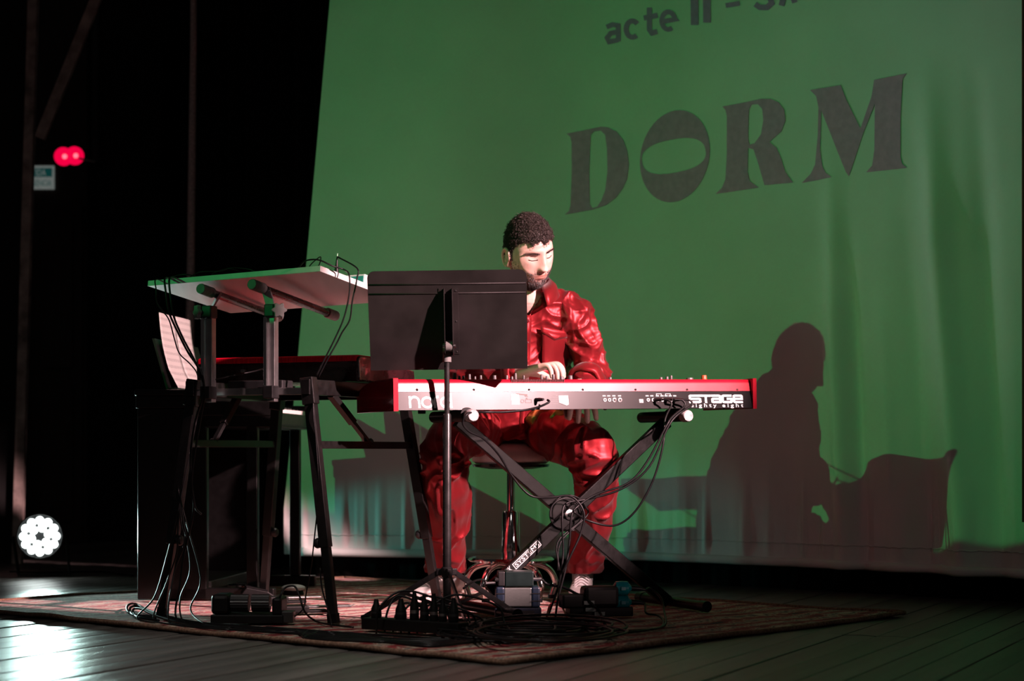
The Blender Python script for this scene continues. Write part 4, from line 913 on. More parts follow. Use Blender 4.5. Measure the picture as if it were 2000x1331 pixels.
# ---- head
yaw, pit, rol = math.radians(33), math.radians(20), math.radians(13)
fw = V((math.sin(yaw)*math.cos(pit), -math.cos(yaw)*math.cos(pit), -math.sin(pit)))
up = V((0, 0, 1)); up = (up-fw*up.dot(fw)).normalized()
up = (Matrix.Rotation(rol, 3, fw) @ up).normalized()
hx = fw.cross(up).normalized()
HC = P(1034, 494, 6.62); HM = frame(HC, hx, fw, up)
def gs(d, s): return np.exp(-(d/s)**2)
def head_surface(U, W):               # unit directions (n,3) in head space -> points
    x, y, z = U[:, 0], U[:, 1], U[:, 2]
    rx, ry, rz = 0.0765, 0.098, 0.122
    p = np.stack([x*rx, y*ry, z*rz], 1)
    X, Yh, Z = p[:, 0].copy(), p[:, 1].copy(), p[:, 2].copy()
    lo = np.clip(-Z/rz, 0, 1); Z = np.where(Z < -0.05, -0.05+(Z+0.05)*1.10, Z)
    X *= 1-0.24*lo**2.0; Yh = np.where(Yh < 0, Yh*(1-0.30*lo**1.5), Yh*(1-0.10*lo**3))
    X = np.sign(X)*np.abs(X)**0.97*(0.0765**0.03)
    front = np.clip(Yh/0.05, 0, 1)
    # flatten the face plane
    Yh = np.where(Yh > 0, np.minimum(Yh, 0.090-0.9*np.abs(X)**1.8*6), Yh)
    f2 = front**1.5
    d = 0.007*gs(Z-0.029, 0.008)*gs(np.abs(X)-0.030, 0.022)                     # brow
    d += -0.013*gs(Z-0.010, 0.013)*gs(np.abs(X)-0.032, 0.016)                    # socket
    d += 0.0060*gs(Z-0.006, 0.009)*gs(np.abs(X)-0.032, 0.013)                    # lid bulge
    d += -0.003*gs(Z+0.001, 0.0022)*gs(np.abs(X)-0.032, 0.013)                  # lash crease
    nr = np.clip((0.030-Z)/0.068, 0, 1)
    d += np.where((Z < 0.036) & (Z > -0.040), (0.006+0.021*nr**1.3)*gs(X, 0.0105+0.004*nr), 0)*np.clip((Z+0.044)/0.006, 0, 1)
    d += 0.010*gs(Z+0.032, 0.008)*gs(np.abs(X)-0.0125, 0.0062)                   # nostril wings
    d += 0.0045*gs(Z+0.010, 0.018)*gs(np.abs(X)-0.047, 0.016)                    # cheekbone
    d += 0.0055*gs(Z+0.0575, 0.0055)*gs(X, 0.021)+0.0065*gs(Z+0.0685, 0.006)*gs(X, 0.018)
    d += -0.0045*gs(Z+0.0628, 0.0025)*gs(X, 0.022)
    d += -0.004*gs(Z+0.080, 0.006)*gs(X, 0.02)+0.009*gs(Z+0.100, 0.013)*gs(X, 0.022)
    Yh = Yh+d*f2
    return np.stack([X, Yh, Z], 1)
nu_, nv_ = 120, 90
th = np.linspace(0, math.pi, nv_+1)[1:-1]; ph = np.linspace(0, 2*math.pi, nu_, endpoint=False)
U = np.array([(math.sin(t)*math.cos(p_), math.sin(t)*math.sin(p_), math.cos(t)) for t in th for p_ in ph]+[(0, 0, 1), (0, 0, -1)])
hp = head_surface(U, None)
nr_ = nv_-1
hf = [(i*nu_+k, (i+1)*nu_+k, (i+1)*nu_+(k+1) % nu_, i*nu_+(k+1) % nu_) for i in range(nr_-1) for k in range(nu_)]
t_ = nr_*nu_; hf += [(t_, k, (k+1) % nu_) for k in range(nu_)]+[(t_+1, (nr_-1)*nu_+(k+1) % nu_, (nr_-1)*nu_+k) for k in range(nu_)]
body = MB(); body.add([HM @ V(p) for p in hp], hf)
for sgn in (-1, 1):                       # ears
    Re = (HM.to_3x3() @ Matrix.Rotation(sgn*0.35, 3, 'Z') @ Matrix.Rotation(-0.12, 3, 'X'))
    ec = V((sgn*0.077, -0.008, -0.004))
    rim = [ec+V((sgn*(0.007+0.008*math.cos(a*0.5)**2), -0.004-0.017*math.cos(a)*(1 if math.sin(a) > -0.2 else 0.8), 0.031*math.sin(a))) for a in [i*2*math.pi/18 for i in range(19)]]
    body.tube([HM @ q for q in rim], 0.0048, 8)
    body.ball(HM @ (ec+V((sgn*0.004, -0.004, 0))), (0.006, 0.015, 0.027), HM.to_3x3(), 12, 8)
    body.ball(HM @ (ec+V((sgn*0.006, 0.004, -0.028))), (0.005, 0.008, 0.010), HM.to_3x3(), 10, 8)
NB = V((0.062, 6.735, 1.105))
limb(body, [(HM @ V((0, -0.018, -0.055)), 0.060), (NB+V((0, -0.015, 0.03)), 0.060), (NB+V((0, 0, -0.03)), 0.075)])
loft(body, [(V((0.0, 6.87, .60)), (0.13, 0, 0), (0, 0.10, 0)), (V((0.02, 6.85, .80)), (0.125, 0, 0), (0, 0.09, 0)), (V((0.05, 6.79, .98)), (0.15, 0, 0), (0, 0.09, 0)), (V((0.06, 6.76, 1.05)), (0.14, 0, 0), (0, 0.08, 0)), (V((0.062, 6.735, 1.10)), (0.07, 0, 0), (0, 0.065, 0))])
LS, LE, LW = V((.225, 6.735, 1.035)), V((.285, 6.76, .835)), V((.226, 6.592, .735))
RS_, RE, RW = V((-.115, 6.745, 1.04)), V((-.165, 6.72, .815)), V((.040, 6.515, .818))
limb(body, [(LS, .045), (LE, .040), (LE.lerp(LW, .35), .040), (LW, .027)])
limb(body, [(RS_, .045), (RE, .040), (RE.lerp(RW, .35), .040), (RW, .027)])
def hand(mb, wrist, kn_c, across, bend, tips, thumb, s=1.0):
    """wrist, centre of the knuckle row, across vector (index -> little side), list of finger joint chains"""
    wrist, kn_c = V(wrist), V(kn_c); ac = V(across).normalized(); dr_ = (kn_c-wrist).normalized(); nn = dr_.cross(ac).normalized()
    # palm from four metacarpal limbs
    for i in range(4):
        k = kn_c+ac*(i-1.5)*0.0205*s; limb(mb, [(wrist+ac*(i-1.5)*0.011*s, .0155*s), (wrist.lerp(k, .55), .0155*s), (k, .0118*s)], 4, 12)
        chain = tips[i]; pts = [(k, .0108*s)]
        for q, rq in zip(chain, (.0095, .0086, .0072)): pts.append((V(q), rq*s))
        limb(mb, pts, 4, 12)
    limb(mb, [(wrist+thumb[0]*0.0, .0165*s), (V(thumb[1]), .0135*s), (V(thumb[2]), .0105*s), (V(thumb[3]), .0085*s)], 4, 12)
# his left hand resting on the thigh, fingers hanging towards the hall
kc = V((.240, 6.512, .712)); ac = V((0.93, 0.18, -0.10)).normalized()
tips = []
for i, (dx, L_) in enumerate(((-.012, .92), (-.004, 1.05), (.004, 1.0), (.013, .82))):
    k = kc+ac*(i-1.5)*.0225; a1_ = k+V((dx*.5, -.036, -.012))*L_; a2_ = a1_+V((dx*.4, -.012, -.026))*L_; a3_ = a2_+V((dx*.3, -.003, -.026))*L_; tips.append((a1_, a2_, a3_))
hand(body, LW, kc, ac, 0, tips, (V((0, 0, 0)), (.198, 6.555, .712), (.186, 6.515, .690), (.188, 6.485, .662)), 1.22)
# his right hand on the keys
kc2 = V((.108, 6.425, .832)); ac2 = V((-0.42, -0.72, -0.06)).normalized()*-1
ac2 = V((0.50, 0.80, 0.05)).normalized()*-1
tips = []
for i, (sp, L_) in enumerate(((.012, .95), (.004, 1.05), (-.004, 1.0), (-.012, .85))):
    k = kc2+V((0.62, -0.02, -0.10)).normalized()*0.0; k = kc2+V((0.75, 0.62, -0.10)).normalized()*(1.5-i)*.0
    k = kc2+V((.70, -.55, -.16)).normalized()*(i-1.5)*.0205*-1
    pass
fd = V((.80, -.35, 0)).normalized(); ac2 = V((-.45, -.87, -.10)).normalized()      # fingers point along the keys, index side away from the hall
for i, L_ in enumerate((.95, 1.08, 1.0, .82)):
    k = kc2+ac2*(i-1.5)*.0205; out = fd+ac2*(i-1.5)*.12
    a1_ = k+(out*.034+V((0, 0, .004)))*L_; a2_ = a1_+(out*.018+V((0, 0, -.020)))*L_; a3_ = a2_+(out*.004+V((0, 0, -.026)))*L_
    tips.append((a1_, a2_, V((a3_.x, a3_.y, max(a3_.z, .764)))))
hand(body, RW, kc2, ac2, 0, tips, (V((0, 0, 0)), RW+fd*.045-ac2*.035+V((0, 0, -.012)), RW+fd*.075-ac2*.045+V((0, 0, -.030)), RW+fd*.10-ac2*.045+V((0, 0, -.046))))
for hipx, kn_, an_ in ((-.07, V((-.215, 6.50, .555)), V((-.235, 6.83, .10))), (.09, V((.282, 6.49, .535)), V((.252, 6.82, .10)))):
    limb(body, [(V((hipx, 6.87, .63)), .07), (kn_, .05), (kn_.lerp(an_, .4), .045), (an_, .034), (an_+V((0, -.02, -.05)), .03)])
bme = remesh(body, 0.0033, 2)
def skin_mat():
    m = mk('skin', (0.66, 0.42, 0.36), 0.45, var=0.06, scale=60, bump=0.06, bscale=500, spec=0.4)
    b = m.node_tree.nodes['Principled BSDF']; b.inputs['Subsurface Weight'].default_value = 0.12; b.inputs['Subsurface Radius'].default_value = (0.01, 0.004, 0.002)
    return m
M_skin = skin_mat(); M_lip = mk('lip', (0.50, 0.24, 0.19), 0.4, var=0.05)
co = coords(bme)-np.array(person.location); bme.vertices.foreach_set('co', co.reshape(-1)); bme.update()
bobj = mkobj('body', bme, M_skin, person, smooth=True); bme.materials.append(M_lip)
HI = HM.inverted(); lc = np.array(HI); cw = coords(bme)+np.array(person.location); hl = cw @ lc[:3, :3].T+lc[:3, 3]
isl = (hl[:, 1] > 0.06) & (np.abs((hl[:, 2]+0.063)) < 0.0105-0.0085*(np.abs(hl[:, 0])/0.026)**2) & (np.abs(hl[:, 0]) < 0.026)
for p_ in bme.polygons:
    if isl[p_.vertices[0]]: p_.material_index = 1
# nails
M_nail = mk('nail', (0.66, 0.42, 0.36), 0.25, var=0.03)
# ---- hair, brows, beard from strands
def strand(mb, p, d, L_, r, curl, rg, seg=4):
    pts = [p]; d = d.normalized(); a = d.cross(V((rg.gauss(0, 1), rg.gauss(0, 1), rg.gauss(0, 1)))).normalized(); q = Matrix.Rotation(curl*rg.uniform(.6, 1.4), 3, a)
    for i in range(seg):
        d = q @ d; pts.append(pts[-1]+d*L_/seg)
    mb.tube(pts, [r]*seg+[r*.35], 3, False)
rg = random.Random(11)
def hairline(q):                        # q in head space: is it scalp?
    x, y, z = q; ax_ = abs(x)
    if y > 0.045: return z > 0.058+0.005*math.sin(x*140)+0.004*math.sin(x*330)
    if y > 0.012: return z > 0.058-(0.045-y)*0.95
    if y > -0.004: return z > -0.012
    if y > -0.03: return z > 0.030-(-0.004-y)*1.0
    return z > 0.004-(-0.03-y)*0.9
hair = MB(); hv = [HM @ V(q) for q in hp]
hn = []
scalp = [hairline(q) for q in hp]
cap = []; C_ = np.array([0, -0.01, 0.02])
for i, q in enumerate(hp):
    d = (q-C_)/np.linalg.norm(q-C_); nz_ = noise.noise(V(q)*55)
    e = (0.0035+0.007*max(0, d[2])+0.002*nz_) if scalp[i] else -0.004
    cap.append(HM @ V(q+d*e))
hair.add(cap, [f_ for f_ in hf if any(scalp[j] for j in f_)])
pool = [i for i in range(len(hp)-2) if scalp[i]]
wts = [math.sin(th[i//nu_]) for i in pool]
for i in rg.choices(pool, wts, k=12000):
    q = hp[i]+np.array([rg.gauss(0, .0015), rg.gauss(0, .0015), rg.gauss(0, .0015)]); d = (q-C_)/np.linalg.norm(q-C_)
    top = max(0, d[2]); L_ = 0.012+0.013*top*rg.uniform(.6, 1.3)
    dirn = V(d)+V((rg.gauss(0, .45), 0.25+rg.gauss(0, .45), rg.gauss(0, .45)))
    strand(hair, HM @ V(q+d*(0.004+0.007*top)), HM.to_3x3() @ dirn, L_, 0.00062, 0.85, rg, 5)
M_hair = mk('dark_brown_hair', (0.026, 0.017, 0.014), 0.45, var=0.3, scale=60, spec=0.5)
hair.build('hair', M_hair, person, smooth=True)
beard = MB()
def beardw(q):
    x, y, z = q; ax_ = abs(x)
    if y < -0.005: return 0
    jaw = 1.0 if (z < -0.035-0.018*math.cos(min(1, ax_/0.06)*1.57)*1.4 and z > -0.135) else 0
    if ax_ > 0.058 and z < -0.012 and y < 0.05: jaw = max(jaw, 0.35)
    if abs(z+0.063) < 0.0115 and ax_ < 0.026: jaw = 0
    if abs(z+0.047) < 0.0055 and 0.004 < ax_ < 0.030 and y > .05: jaw = 1.0
    if -0.088 < z < -0.078 and ax_ < 0.007: jaw = 0.7
    return jaw
poolb = [(i, beardw(hp[i])) for i in range(len(hp)-2)]; poolb = [(i, w_) for i, w_ in poolb if w_ > 0]
for i in rg.choices([i for i, w_ in poolb], [w_*math.sin(th[i//nu_]) for i, w_ in poolb], k=4200):
    q = hp[i]+np.array([rg.gauss(0, .0012), 0, rg.gauss(0, .0012)]); d = (q-np.array([0, 0, -0.03])); d /= np.linalg.norm(d)
    low = min(1, max(0, (-q[2]-0.04)/0.05))
    strand(beard, HM @ V(q-d*0.001), HM.to_3x3() @ (V(d)*(0.5+0.4*low)+V((rg.gauss(0, .3), 0.1, -0.8))), 0.0035+0.0055*low, 0.00042, 0.2, rg, 3)
beard.build('beard', mk('brown_beard', (0.022, 0.013, 0.011), 0.5, var=0.2), person)
for sgn in (-1, 1):
    br = MB()
    idx = [i for i in range(len(hp)-2) if hp[i][1] > 0.05 and 0.012 < sgn*hp[i][0] < 0.056 and abs(hp[i][2]-(0.0215+0.10*(0.034-abs(abs(hp[i][0])-0.03))*0.2)) < 0.0030]
    for i in rg.choices(idx, k=160):
        q = hp[i]+np.array([rg.gauss(0, .0012), 0.0005, rg.gauss(0, .0008)])
        strand(br, HM @ V(q), HM.to_3x3() @ V((sgn*0.9, 0.35, 0.15+rg.gauss(0, .2))), 0.008, 0.00042, 0.12, rg, 3)
    br.build('eyebrow', M_hair, person)
    la = []
    for xx, zz in ((.018, .0005), (.025, -.0018), (.032, -.0026), (.039, -.0018), (.046, .001)):
        dd = np.where(hp[:, 1] > 0, (hp[:, 0]-sgn*xx)**2+(hp[:, 2]-zz)**2, 1.0); nn_ = np.argsort(dd)[:6]; ww = 1/(dd[nn_]+1e-7)
        la.append(HM @ V((sgn*xx, float((hp[nn_, 1]*ww).sum()/ww.sum())+.0008, zz)))
    e = MB(); e.tube(spline(la, 4), 0.0015, 6); e.build('eyelashes', M_hair, person)

# ---- clothing
M_satin = mk('dark_red_satin', (0.25, 0.010, 0.015), 0.43, 0.6, var=0.10, scale=8, bump=0.10, bscale=30, sheen=0.08, spec=0.4, rvar=0.04)
def folds(me, fn):
    a = coords(me); n_ = normals(me)
    d = np.array([fn(V(p)) for p in a]); a = a+n_*d[:, None]; setco(me, a)
def ridge(p, s, sc, amp, sharp=2.2):
    n_ = noise.noise(V((p.x*s[0], p.y*s[1], p.z*s[2]))*sc+V((noise.noise(p*9), noise.noise(p*9+V((5, 5, 5))), 0))*0.7)
    return amp*((1-min(1, abs(n_)*2.2))**sharp)
sh_ = MB()
def R_(x, y, z, rx, ry, tl=0): return (V((x, y, z)), V((rx, 0, tl*rx)), V((0, ry, 0)))
loft(sh_, [R_(0.0, 6.875, .585, .185, .145), R_(0.0, 6.87, .66, .19, .150), R_(.012, 6.855, .76, .185, .145), R_(.03, 6.83, .87, .187, .138), R_(.048, 6.795, .96, .192, .130), R_(.056, 6.77, 1.02, .190, .115), R_(.060, 6.755, 1.065, .165, .10), R_(.062, 6.745, 1.10, .122, .085), R_(.063, 6.735, 1.128, .085, .074)], 32)
limb(sh_, [(LS+V((-.02, 0, -.005)), .068), (LS.lerp(LE, .45), .064), (LE, .062), (LE.lerp(LW, .42), .060)])
limb(sh_, [(RS_+V((.02, 0, 0)), .066), (RS_.lerp(RE, .45), .064), (RE, .062), (RE.lerp(RW, .45), .056), (RE.lerp(RW, .84), .046)])
limb(sh_, [(V((.15, 6.745, 1.085)), .045), (LS, .058)])
limb(sh_, [(V((-.03, 6.745, 1.085)), .045), (RS_, .058)])
tor = MB(); tor.v = sh_.v[:9*32]; tor.f = sh_.f[:8*32+2]
sme = remesh(sh_, 0.0045, 6)
armseam = lambda p: 0.004*math.exp(-(((p.x-(.215-.12*(p.z-.95)))/.006)**2)) if p.z > .84 and p.x > .12 else 0
folds(sme, lambda p: ridge(p, (1.0, 1.0, .6), 8, .014, 1.5)+ridge(p, (.7, .7, 1.4), 15, .008, 1.8)+ridge(p, (1, 1, 1), 30, .002, 2)-.010+armseam(p)
      + .010*math.exp(-((p.z-.905-.5*(p.x-.2))/.012)**2)*(1 if p.x > .05 else 0)*.5)
co = coords(sme)
pl_ = co[:, 0]
setco(sme, co-np.array(person.location))
# open the neck: drop faces that lie over the V of the collar
bm = bmesh.new(); bm.from_mesh(sme)
nk = V((0.066, 6.64, 1.06))
dele = []
for f_ in bm.faces:
    c = f_.calc_center_median()+person.location
    if c.y < 6.70 and c.z > 1.015 and abs(c.x-.058) < (c.z-1.015)*0.62: dele.append(f_)
    elif c.z > 1.118: dele.append(f_)
bmesh.ops.delete(bm, geom=dele, context='FACES'); bm.to_mesh(sme); bm.free()
shirt = mkobj('shirt', sme, M_satin, person, smooth=True)
sd = shirt.modifiers.new('thick', 'SOLIDIFY'); sd.thickness = 0.002; sd.offset = -1
from mathutils.bvhtree import BVHTree
bv = BVHTree.FromPolygons([V(p)+person.location for p in coords(sme)], [tuple(p.vertices) for p in sme.polygons])
def shirt_at(x, z, lift=.002):
    h = bv.ray_cast(V((x, 6.3, z)), V((0, 1, 0))); return (h[0]+V((0, -lift, 0))) if h[0] else V((x, 6.66, z))
bvt = BVHTree.FromPolygons(tor.v, tor.f)
def torso_at(x, z, lift=.002):
    h = bvt.ray_cast(V((x, 6.3, z)), V((0, 1, 0))); return (h[0]+V((0, -lift, 0))) if h[0] else V((x, 6.72, z))
# placket, buttons, collar, pocket
pk = MB(); vs = []
for i in range(26):
    z = 1.02-.40*i/25; x = .058-.05*(1.02-z)
    vs += [shirt_at(x-.012, z, .003), shirt_at(x+.012, z, .004)]
pk.add(vs, [(2*i, 2*i+1, 2*i+3, 2*i+2) for i in range(25)]); o = pk.build('placket', M_satin, shirt, smooth=True); q = o.modifiers.new('t', 'SOLIDIFY'); q.thickness = .002
for z in (1.0, .925, .85, .775):
    c = shirt_at(.058-.05*(1.02-z), z, .007); MB().lathe([(.0055, -.001), (.0055, .001), (.003, .0016)], zalign(c, (0, -1, 0)), 12).build('button', mk('dark_button', (.12, .01, .015), .3), shirt)
pkt = MB(); vs = []
for j in range(9):
    for i in range(9):
        u_, v_ = i/8, j/8; x = .105+.085*u_; z = .965-.12*v_-.018*u_-(.012*(1-abs(2*u_-1)) if j == 8 else 0)
        vs.append(torso_at(x, z, .008+.003*math.sin(u_*3.1)))
pkt.add(vs, [(j*9+i, j*9+i+1, j*9+i+10, j*9+i+9) for j in range(8) for i in range(8)]); o = pkt.build('pocket', M_satin, shirt, smooth=True); q = o.modifiers.new('t', 'SOLIDIFY'); q.thickness = .003
fpv = MB(); vs = []
for j in range(4):
    for i in range(9):
        u_, v_ = i/8, j/3; x = .101+.093*u_; z = .982-.040*v_*(1-.5*abs(2*u_-1))-.018*u_; vs.append(torso_at(x, z, .012+.003*v_))
fpv.add(vs, [(j*9+i, j*9+i+1, j*9+i+10, j*9+i+9) for j in range(3) for i in range(8)]); o = fpv.build('pocket_flap', M_satin, shirt, smooth=True); q = o.modifiers.new('t', 'SOLIDIFY'); q.thickness = .002
cl = MB(); vs = []; nC = 30
for i in range(nC+1):
    a = math.radians(-60+300*i/nC)                       # round the back of the neck, open at the front
    b_ = V((.064+.074*math.cos(a), 6.722+.070*math.sin(a), 1.122+.012*math.sin(a))); t = abs(i/nC-.5)*2
    fr = max(0, (t-.6)/.4); top = b_+V((0.006*math.cos(a)*-1, 0, .034-.020*fr))
    out = V((math.cos(a), math.sin(a)*.8, 0)); low = b_+out*(.030+.012*fr)+V((0, -.030*fr, -.018-.045*fr))
    inn = b_+V((0, 0, -.012)); vs += [inn, top, top.lerp(low, .4)+out*.008, low]
cl.add(vs, [(4*i+k, 4*i+k+1, 4*i+k+5, 4*i+k+4) for i in range(nC) for k in range(3)])
o = cl.build('collar', M_satin, shirt, smooth=True); q = o.modifiers.new('t', 'SOLIDIFY'); q.thickness = .003
# rolled cuff of the near sleeve
cf = MB()
for e0, w0, k, sc_ in ((LE, LW, .44, 1.0), (RE, RW, .84, .76)):
    c = e0.lerp(w0, k); d = (w0-e0).normalized(); pts = []
    ringM = zalign(c, d)
    m_ = MB(); prof = [(.052, -.030), (.063, -.028), (.066, -.012), (.065, .012), (.058, .022), (.050, .014)]
    m_.lathe([(a_*sc_, b_*sc_) for a_, b_ in prof], ringM, 36); m_.v = [p+V((noise.noise(p*25), noise.noise(p*25+V((3, 3, 3))), noise.noise(p*25+V((7, 7, 7)))))*.006 for p in m_.v]
    m_.build('rolled_cuff', M_satin, shirt, smooth=True)
tr = MB()
tr.ball((.0, 6.885, .645), (.185, .155, .095), None, 24, 16)
limb(tr, [(V((-.085, 6.86, .642)), .098), (V((-.155, 6.68, .618)), .092), (V((-.222, 6.50, .578)), .080)], 5, 24)
limb(tr, [(V((-.222, 6.50, .578)), .080), (V((-.228, 6.535, .50)), .083), (V((-.226, 6.60, .40)), .080), (V((-.228, 6.70, .28)), .072), (V((-.234, 6.80, .17)), .066), (V((-.236, 6.825, .125)), .063)], 5, 24)
limb(tr, [(V((.095, 6.86, .635)), .098), (V((.195, 6.66, .592)), .092), (V((.278, 6.485, .540)), .081)], 5, 24)
limb(tr, [(V((.278, 6.485, .540)), .081), (V((.282, 6.53, .47)), .083), (V((.284, 6.60, .39)), .076), (V((.276, 6.68, .28)), .068), (V((.262, 6.77, .18)), .060), (V((.256, 6.80, .13)), .057)], 5, 24)
tme = remesh(tr, 0.005, 5)
folds(tme, lambda p: ridge(p, (1.4, .7, .20+.5*max(0,min(1,(p.z-.42)/.12))), 9, .015, 1.3) + ridge(p, (1.2, .8, .35), 17, .006, 1.6)-.009
      + .012*max(0, 1-abs(p.z-.13)/.05)*.5)
bm = bmesh.new(); bm.from_mesh(tme); bmesh.ops.delete(bm, geom=[f_ for f_ in bm.faces if f_.calc_center_median().z < .112], context='FACES'); bm.to_mesh(tme); bm.free()
setco(tme, coords(tme)-np.array(person.location))
trs = mkobj('trousers', tme, M_satin, person, smooth=True); sd = trs.modifiers.new('t', 'SOLIDIFY'); sd.thickness = .003; sd.offset = -1
# belly lining showing under the keyboard: shirt tail in amber satin
tail = MB()
limb(tail, [(V((.09, 6.74, .655)), .040), (V((.165, 6.68, .662)), .034)])
tl = remesh(tail, .006, 3); folds(tl, lambda p: ridge(p, (1, 1, 1), 26, .01)); setco(tl, coords(tl)-np.array(person.location))
mkobj('shirt_tail', tl, mk('amber_satin_lining', (.42, .13, .04), .4, .2, bump=.3, bscale=40), person, smooth=True)
# shoes and socks
M_shoe = mk('off_white_leather', (.55, .53, .51), .5, var=.06, bump=.05, bscale=300); M_sole = mk('pale_sole', (.60, .50, .47), .6); M_sock = mk('grey_sock', (.30, .33, .33), .9, bump=.3, bscale=500)
for an_, dx, dy, lift_ in ((V((.252, 6.815, 0)), -.10, -1, 0), (V((-.235, 6.835, 0)), -.62, -.78, 0.0)):
    f0 = V((dx, dy, 0)).normalized(); r0 = V((-f0.y, f0.x, 0)); base = RZ+.002
    sh2 = MB(); rings = []
    for s_, hw, zt, zb in ((-.075, .020, .075, .022), (-.065, .031, .088, .022), (-.03, .035, .098, .022), (.02, .036, .095, .022), (.06, .040, .074, .022), (.10, .044, .058, .022), (.14, .043, .048, .022), (.17, .034, .040, .022), (.187, .016, .032, .024)):
        c = an_+f0*s_+V((0, 0, base+(zt+zb)/2)); rings.append((c, r0*hw, V((0, 0, (zt-zb)/2))))
    loft(sh2, rings, 20); sm_ = remesh(sh2, .004, 3); setco(sm_, coords(sm_)-np.array(person.location))
    so = mkobj('shoe', sm_, M_shoe, person, smooth=True)
    ol_ = []
    for k in range(28):
        a = 2*math.pi*k/28; s_ = .056+.138*math.cos(a); hw = (.040+.006*math.cos(a))*math.sin(a); ol_.append((s_, hw))
    MB().prism(ol_, .027, frame(an_+V((0, 0, base)), f0, r0, V((0, 0, 1)))).build('sole', M_sole, so, bevel=.004)
    for k in range(5):
        s_ = .035+.019*k; zz_ = base+.094-.0085*k
        MB().tube(spline([an_+f0*s_-r0*.026+V((0, 0, zz_-.012)), an_+f0*(s_+.005)+V((0, 0, zz_+.004)), an_+f0*s_+r0*.026+V((0, 0, zz_-.012))], 5), .0028, 6).build('lace', M_white, so, smooth=True)
    MB().tube([an_+V((0, 0, base+.07)), an_+V((0, -.008, .135))], [.037, .040], 16).build('sock', M_sock, person, smooth='auto')

# ================================================================== FLOOR GEAR
def rot2(v): v = V(v).normalized(); return Matrix((v, V((-v.y, v.x, 0)), V((0, 0, 1)))).transposed()
zf = RZ+0.001
# --- stack of three boxes in front of the cross stand
b0 = F(1010, 1214); b0.z = zf; Rk = rot2((0.995, 0.06, 0))
def rb(c, size, name, mat, parent, R=Rk, bevel=0.003): return MB().box(c, size, R).build(name, mat, parent, bevel=bevel)
bx1 = thing('base_box', 'dark blue floor box under the silver fronted box', 'box', b0)
rb(b0+V((0, 0.05, .014)), (.150, .11, .028), 'case', mk('navy_box', (.012, .018, .035), .45), bx1); MB().box(b0+Rk @ V((0.03, -.008, .014)), (.05, .003, .012), Rk).build('front_plate', M_plastic, bx1)
c = b0+V((0, .05, .0285)); bx2 = thing('silver_fronted_box', 'silver fronted signal box with navy ends in a stack by the cross stand', 'box', c)
for s_ in (-1, 1):
    o = MB()
    o.box(c+Rk @ V((s_*.057, 0, .034)), (.028, .105, .066), Rk); o.build('end_cap', mk('navy_rubber', (.010, .022, .045), .42), bx2, bevel=.006)
    for k in (-.012, .012): MB().box(c+Rk @ V((s_*.057, -.053, .034+k)), (.029, .002, .003), Rk).build('cap_groove', M_ebony, bx2)
rb(c+V((0, 0, .034)), (.088, .098, .060), 'metal_sleeve', mk('brushed_silver', (.26, .28, .27), .38, .6, var=.08, scale=60, stretch=(1, 1, 12)), bx2)
c = b0+V((0, .05, .096)); bx3 = thing('green_black_box', 'small dark green metal box on top of the silver fronted box', 'box', c)
rb(c+Rk @ V((.005, 0, .025)), (.092, .085, .048), 'case', mk('dark_green_box', (.004, .014, .013), .4), bx3)
rb(c+Rk @ V((-.052, 0, .025)), (.022, .08, .046), 'end_plate', M_plastic, bx3)
for k in (-.012, .012): MB().tube([c+Rk @ V((-.062, -.02+k, .022)), c+Rk @ V((-.072, -.02+k, .022))], .008, 12).build('socket', M_blackmetal, bx3, smooth='auto')
MB().tube([c+Rk @ V((.05, -.012, .022)), c+Rk @ V((.078, -.012, .022))], .0065, 12).build('jack_plug', M_steel, bx3, smooth='auto')
MB().tube([c+Rk @ V((-.072, -.03, .012)), c+Rk @ V((-.105, -.032, .010))], .0055, 12).build('jack_plug', M_steel, bx3, smooth='auto')
# --- power adapters and teal plugs on a short strip
c = F(1185, 1216); c.z = zf; pwr = thing('power_strip', 'black power strip with bulky adapters beside the cross stand foot', 'power strip', c)
Rp = rot2((0.97, 0.24, 0)); M_adp = mk('matt_black_adapter', (.004, .004, .004), .5, spec=.25)
rb(c+Rp @ V((-.01, .05, .016)), (.21, .06, .030), 'strip_body', M_adp, pwr, Rp)
rb(c+Rp @ V((-.105, .045, .052)), (.07, .055, .044), 'adapter', M_adp, pwr, Rp, .006); rb(c+Rp @ V((-.01, .05, .065)), (.115, .07, .068), 'adapter', M_adp, pwr, Rp, .012)
for k, z in ((-.055, .048), (-.05, .026), (-.02, .012)): MB().box(c+Rp @ V((k, .011, z)), (.034, .002, .012), Rp).build('rating_label', mk('dull_label', (.30, .33, .32), .6), pwr)
M_tealp = mk('teal_plug', (.0, .12, .14), .25, coat=.4)
for z in (.090, .045):
    p = c+Rp @ V((.065, .045, z)); q = MB(); q.lathe([(.012, -.028), (.022, -.022), (.0235, .0), (.022, .018), (.012, .026), (.008, .03)], zalign(p, Rp @ V((1, -.12, 0))), 22); o = q.build('teal_connector', M_tealp, pwr, smooth='auto')
    MB().tube([p+Rp @ V((.026, 0, 0)), p+Rp @ V((.060, -.006, -.002)), p+Rp @ V((.075, -.008, -.006))], [.010, .0075, .004], 12).build('strain_relief', M_rubber, o, smooth='auto')
    MB().box(p+Rp @ V((-.002, -.022, 0)), (.018, .006, .014), Rp).build('latch', M_tealp, o, bevel=.002)
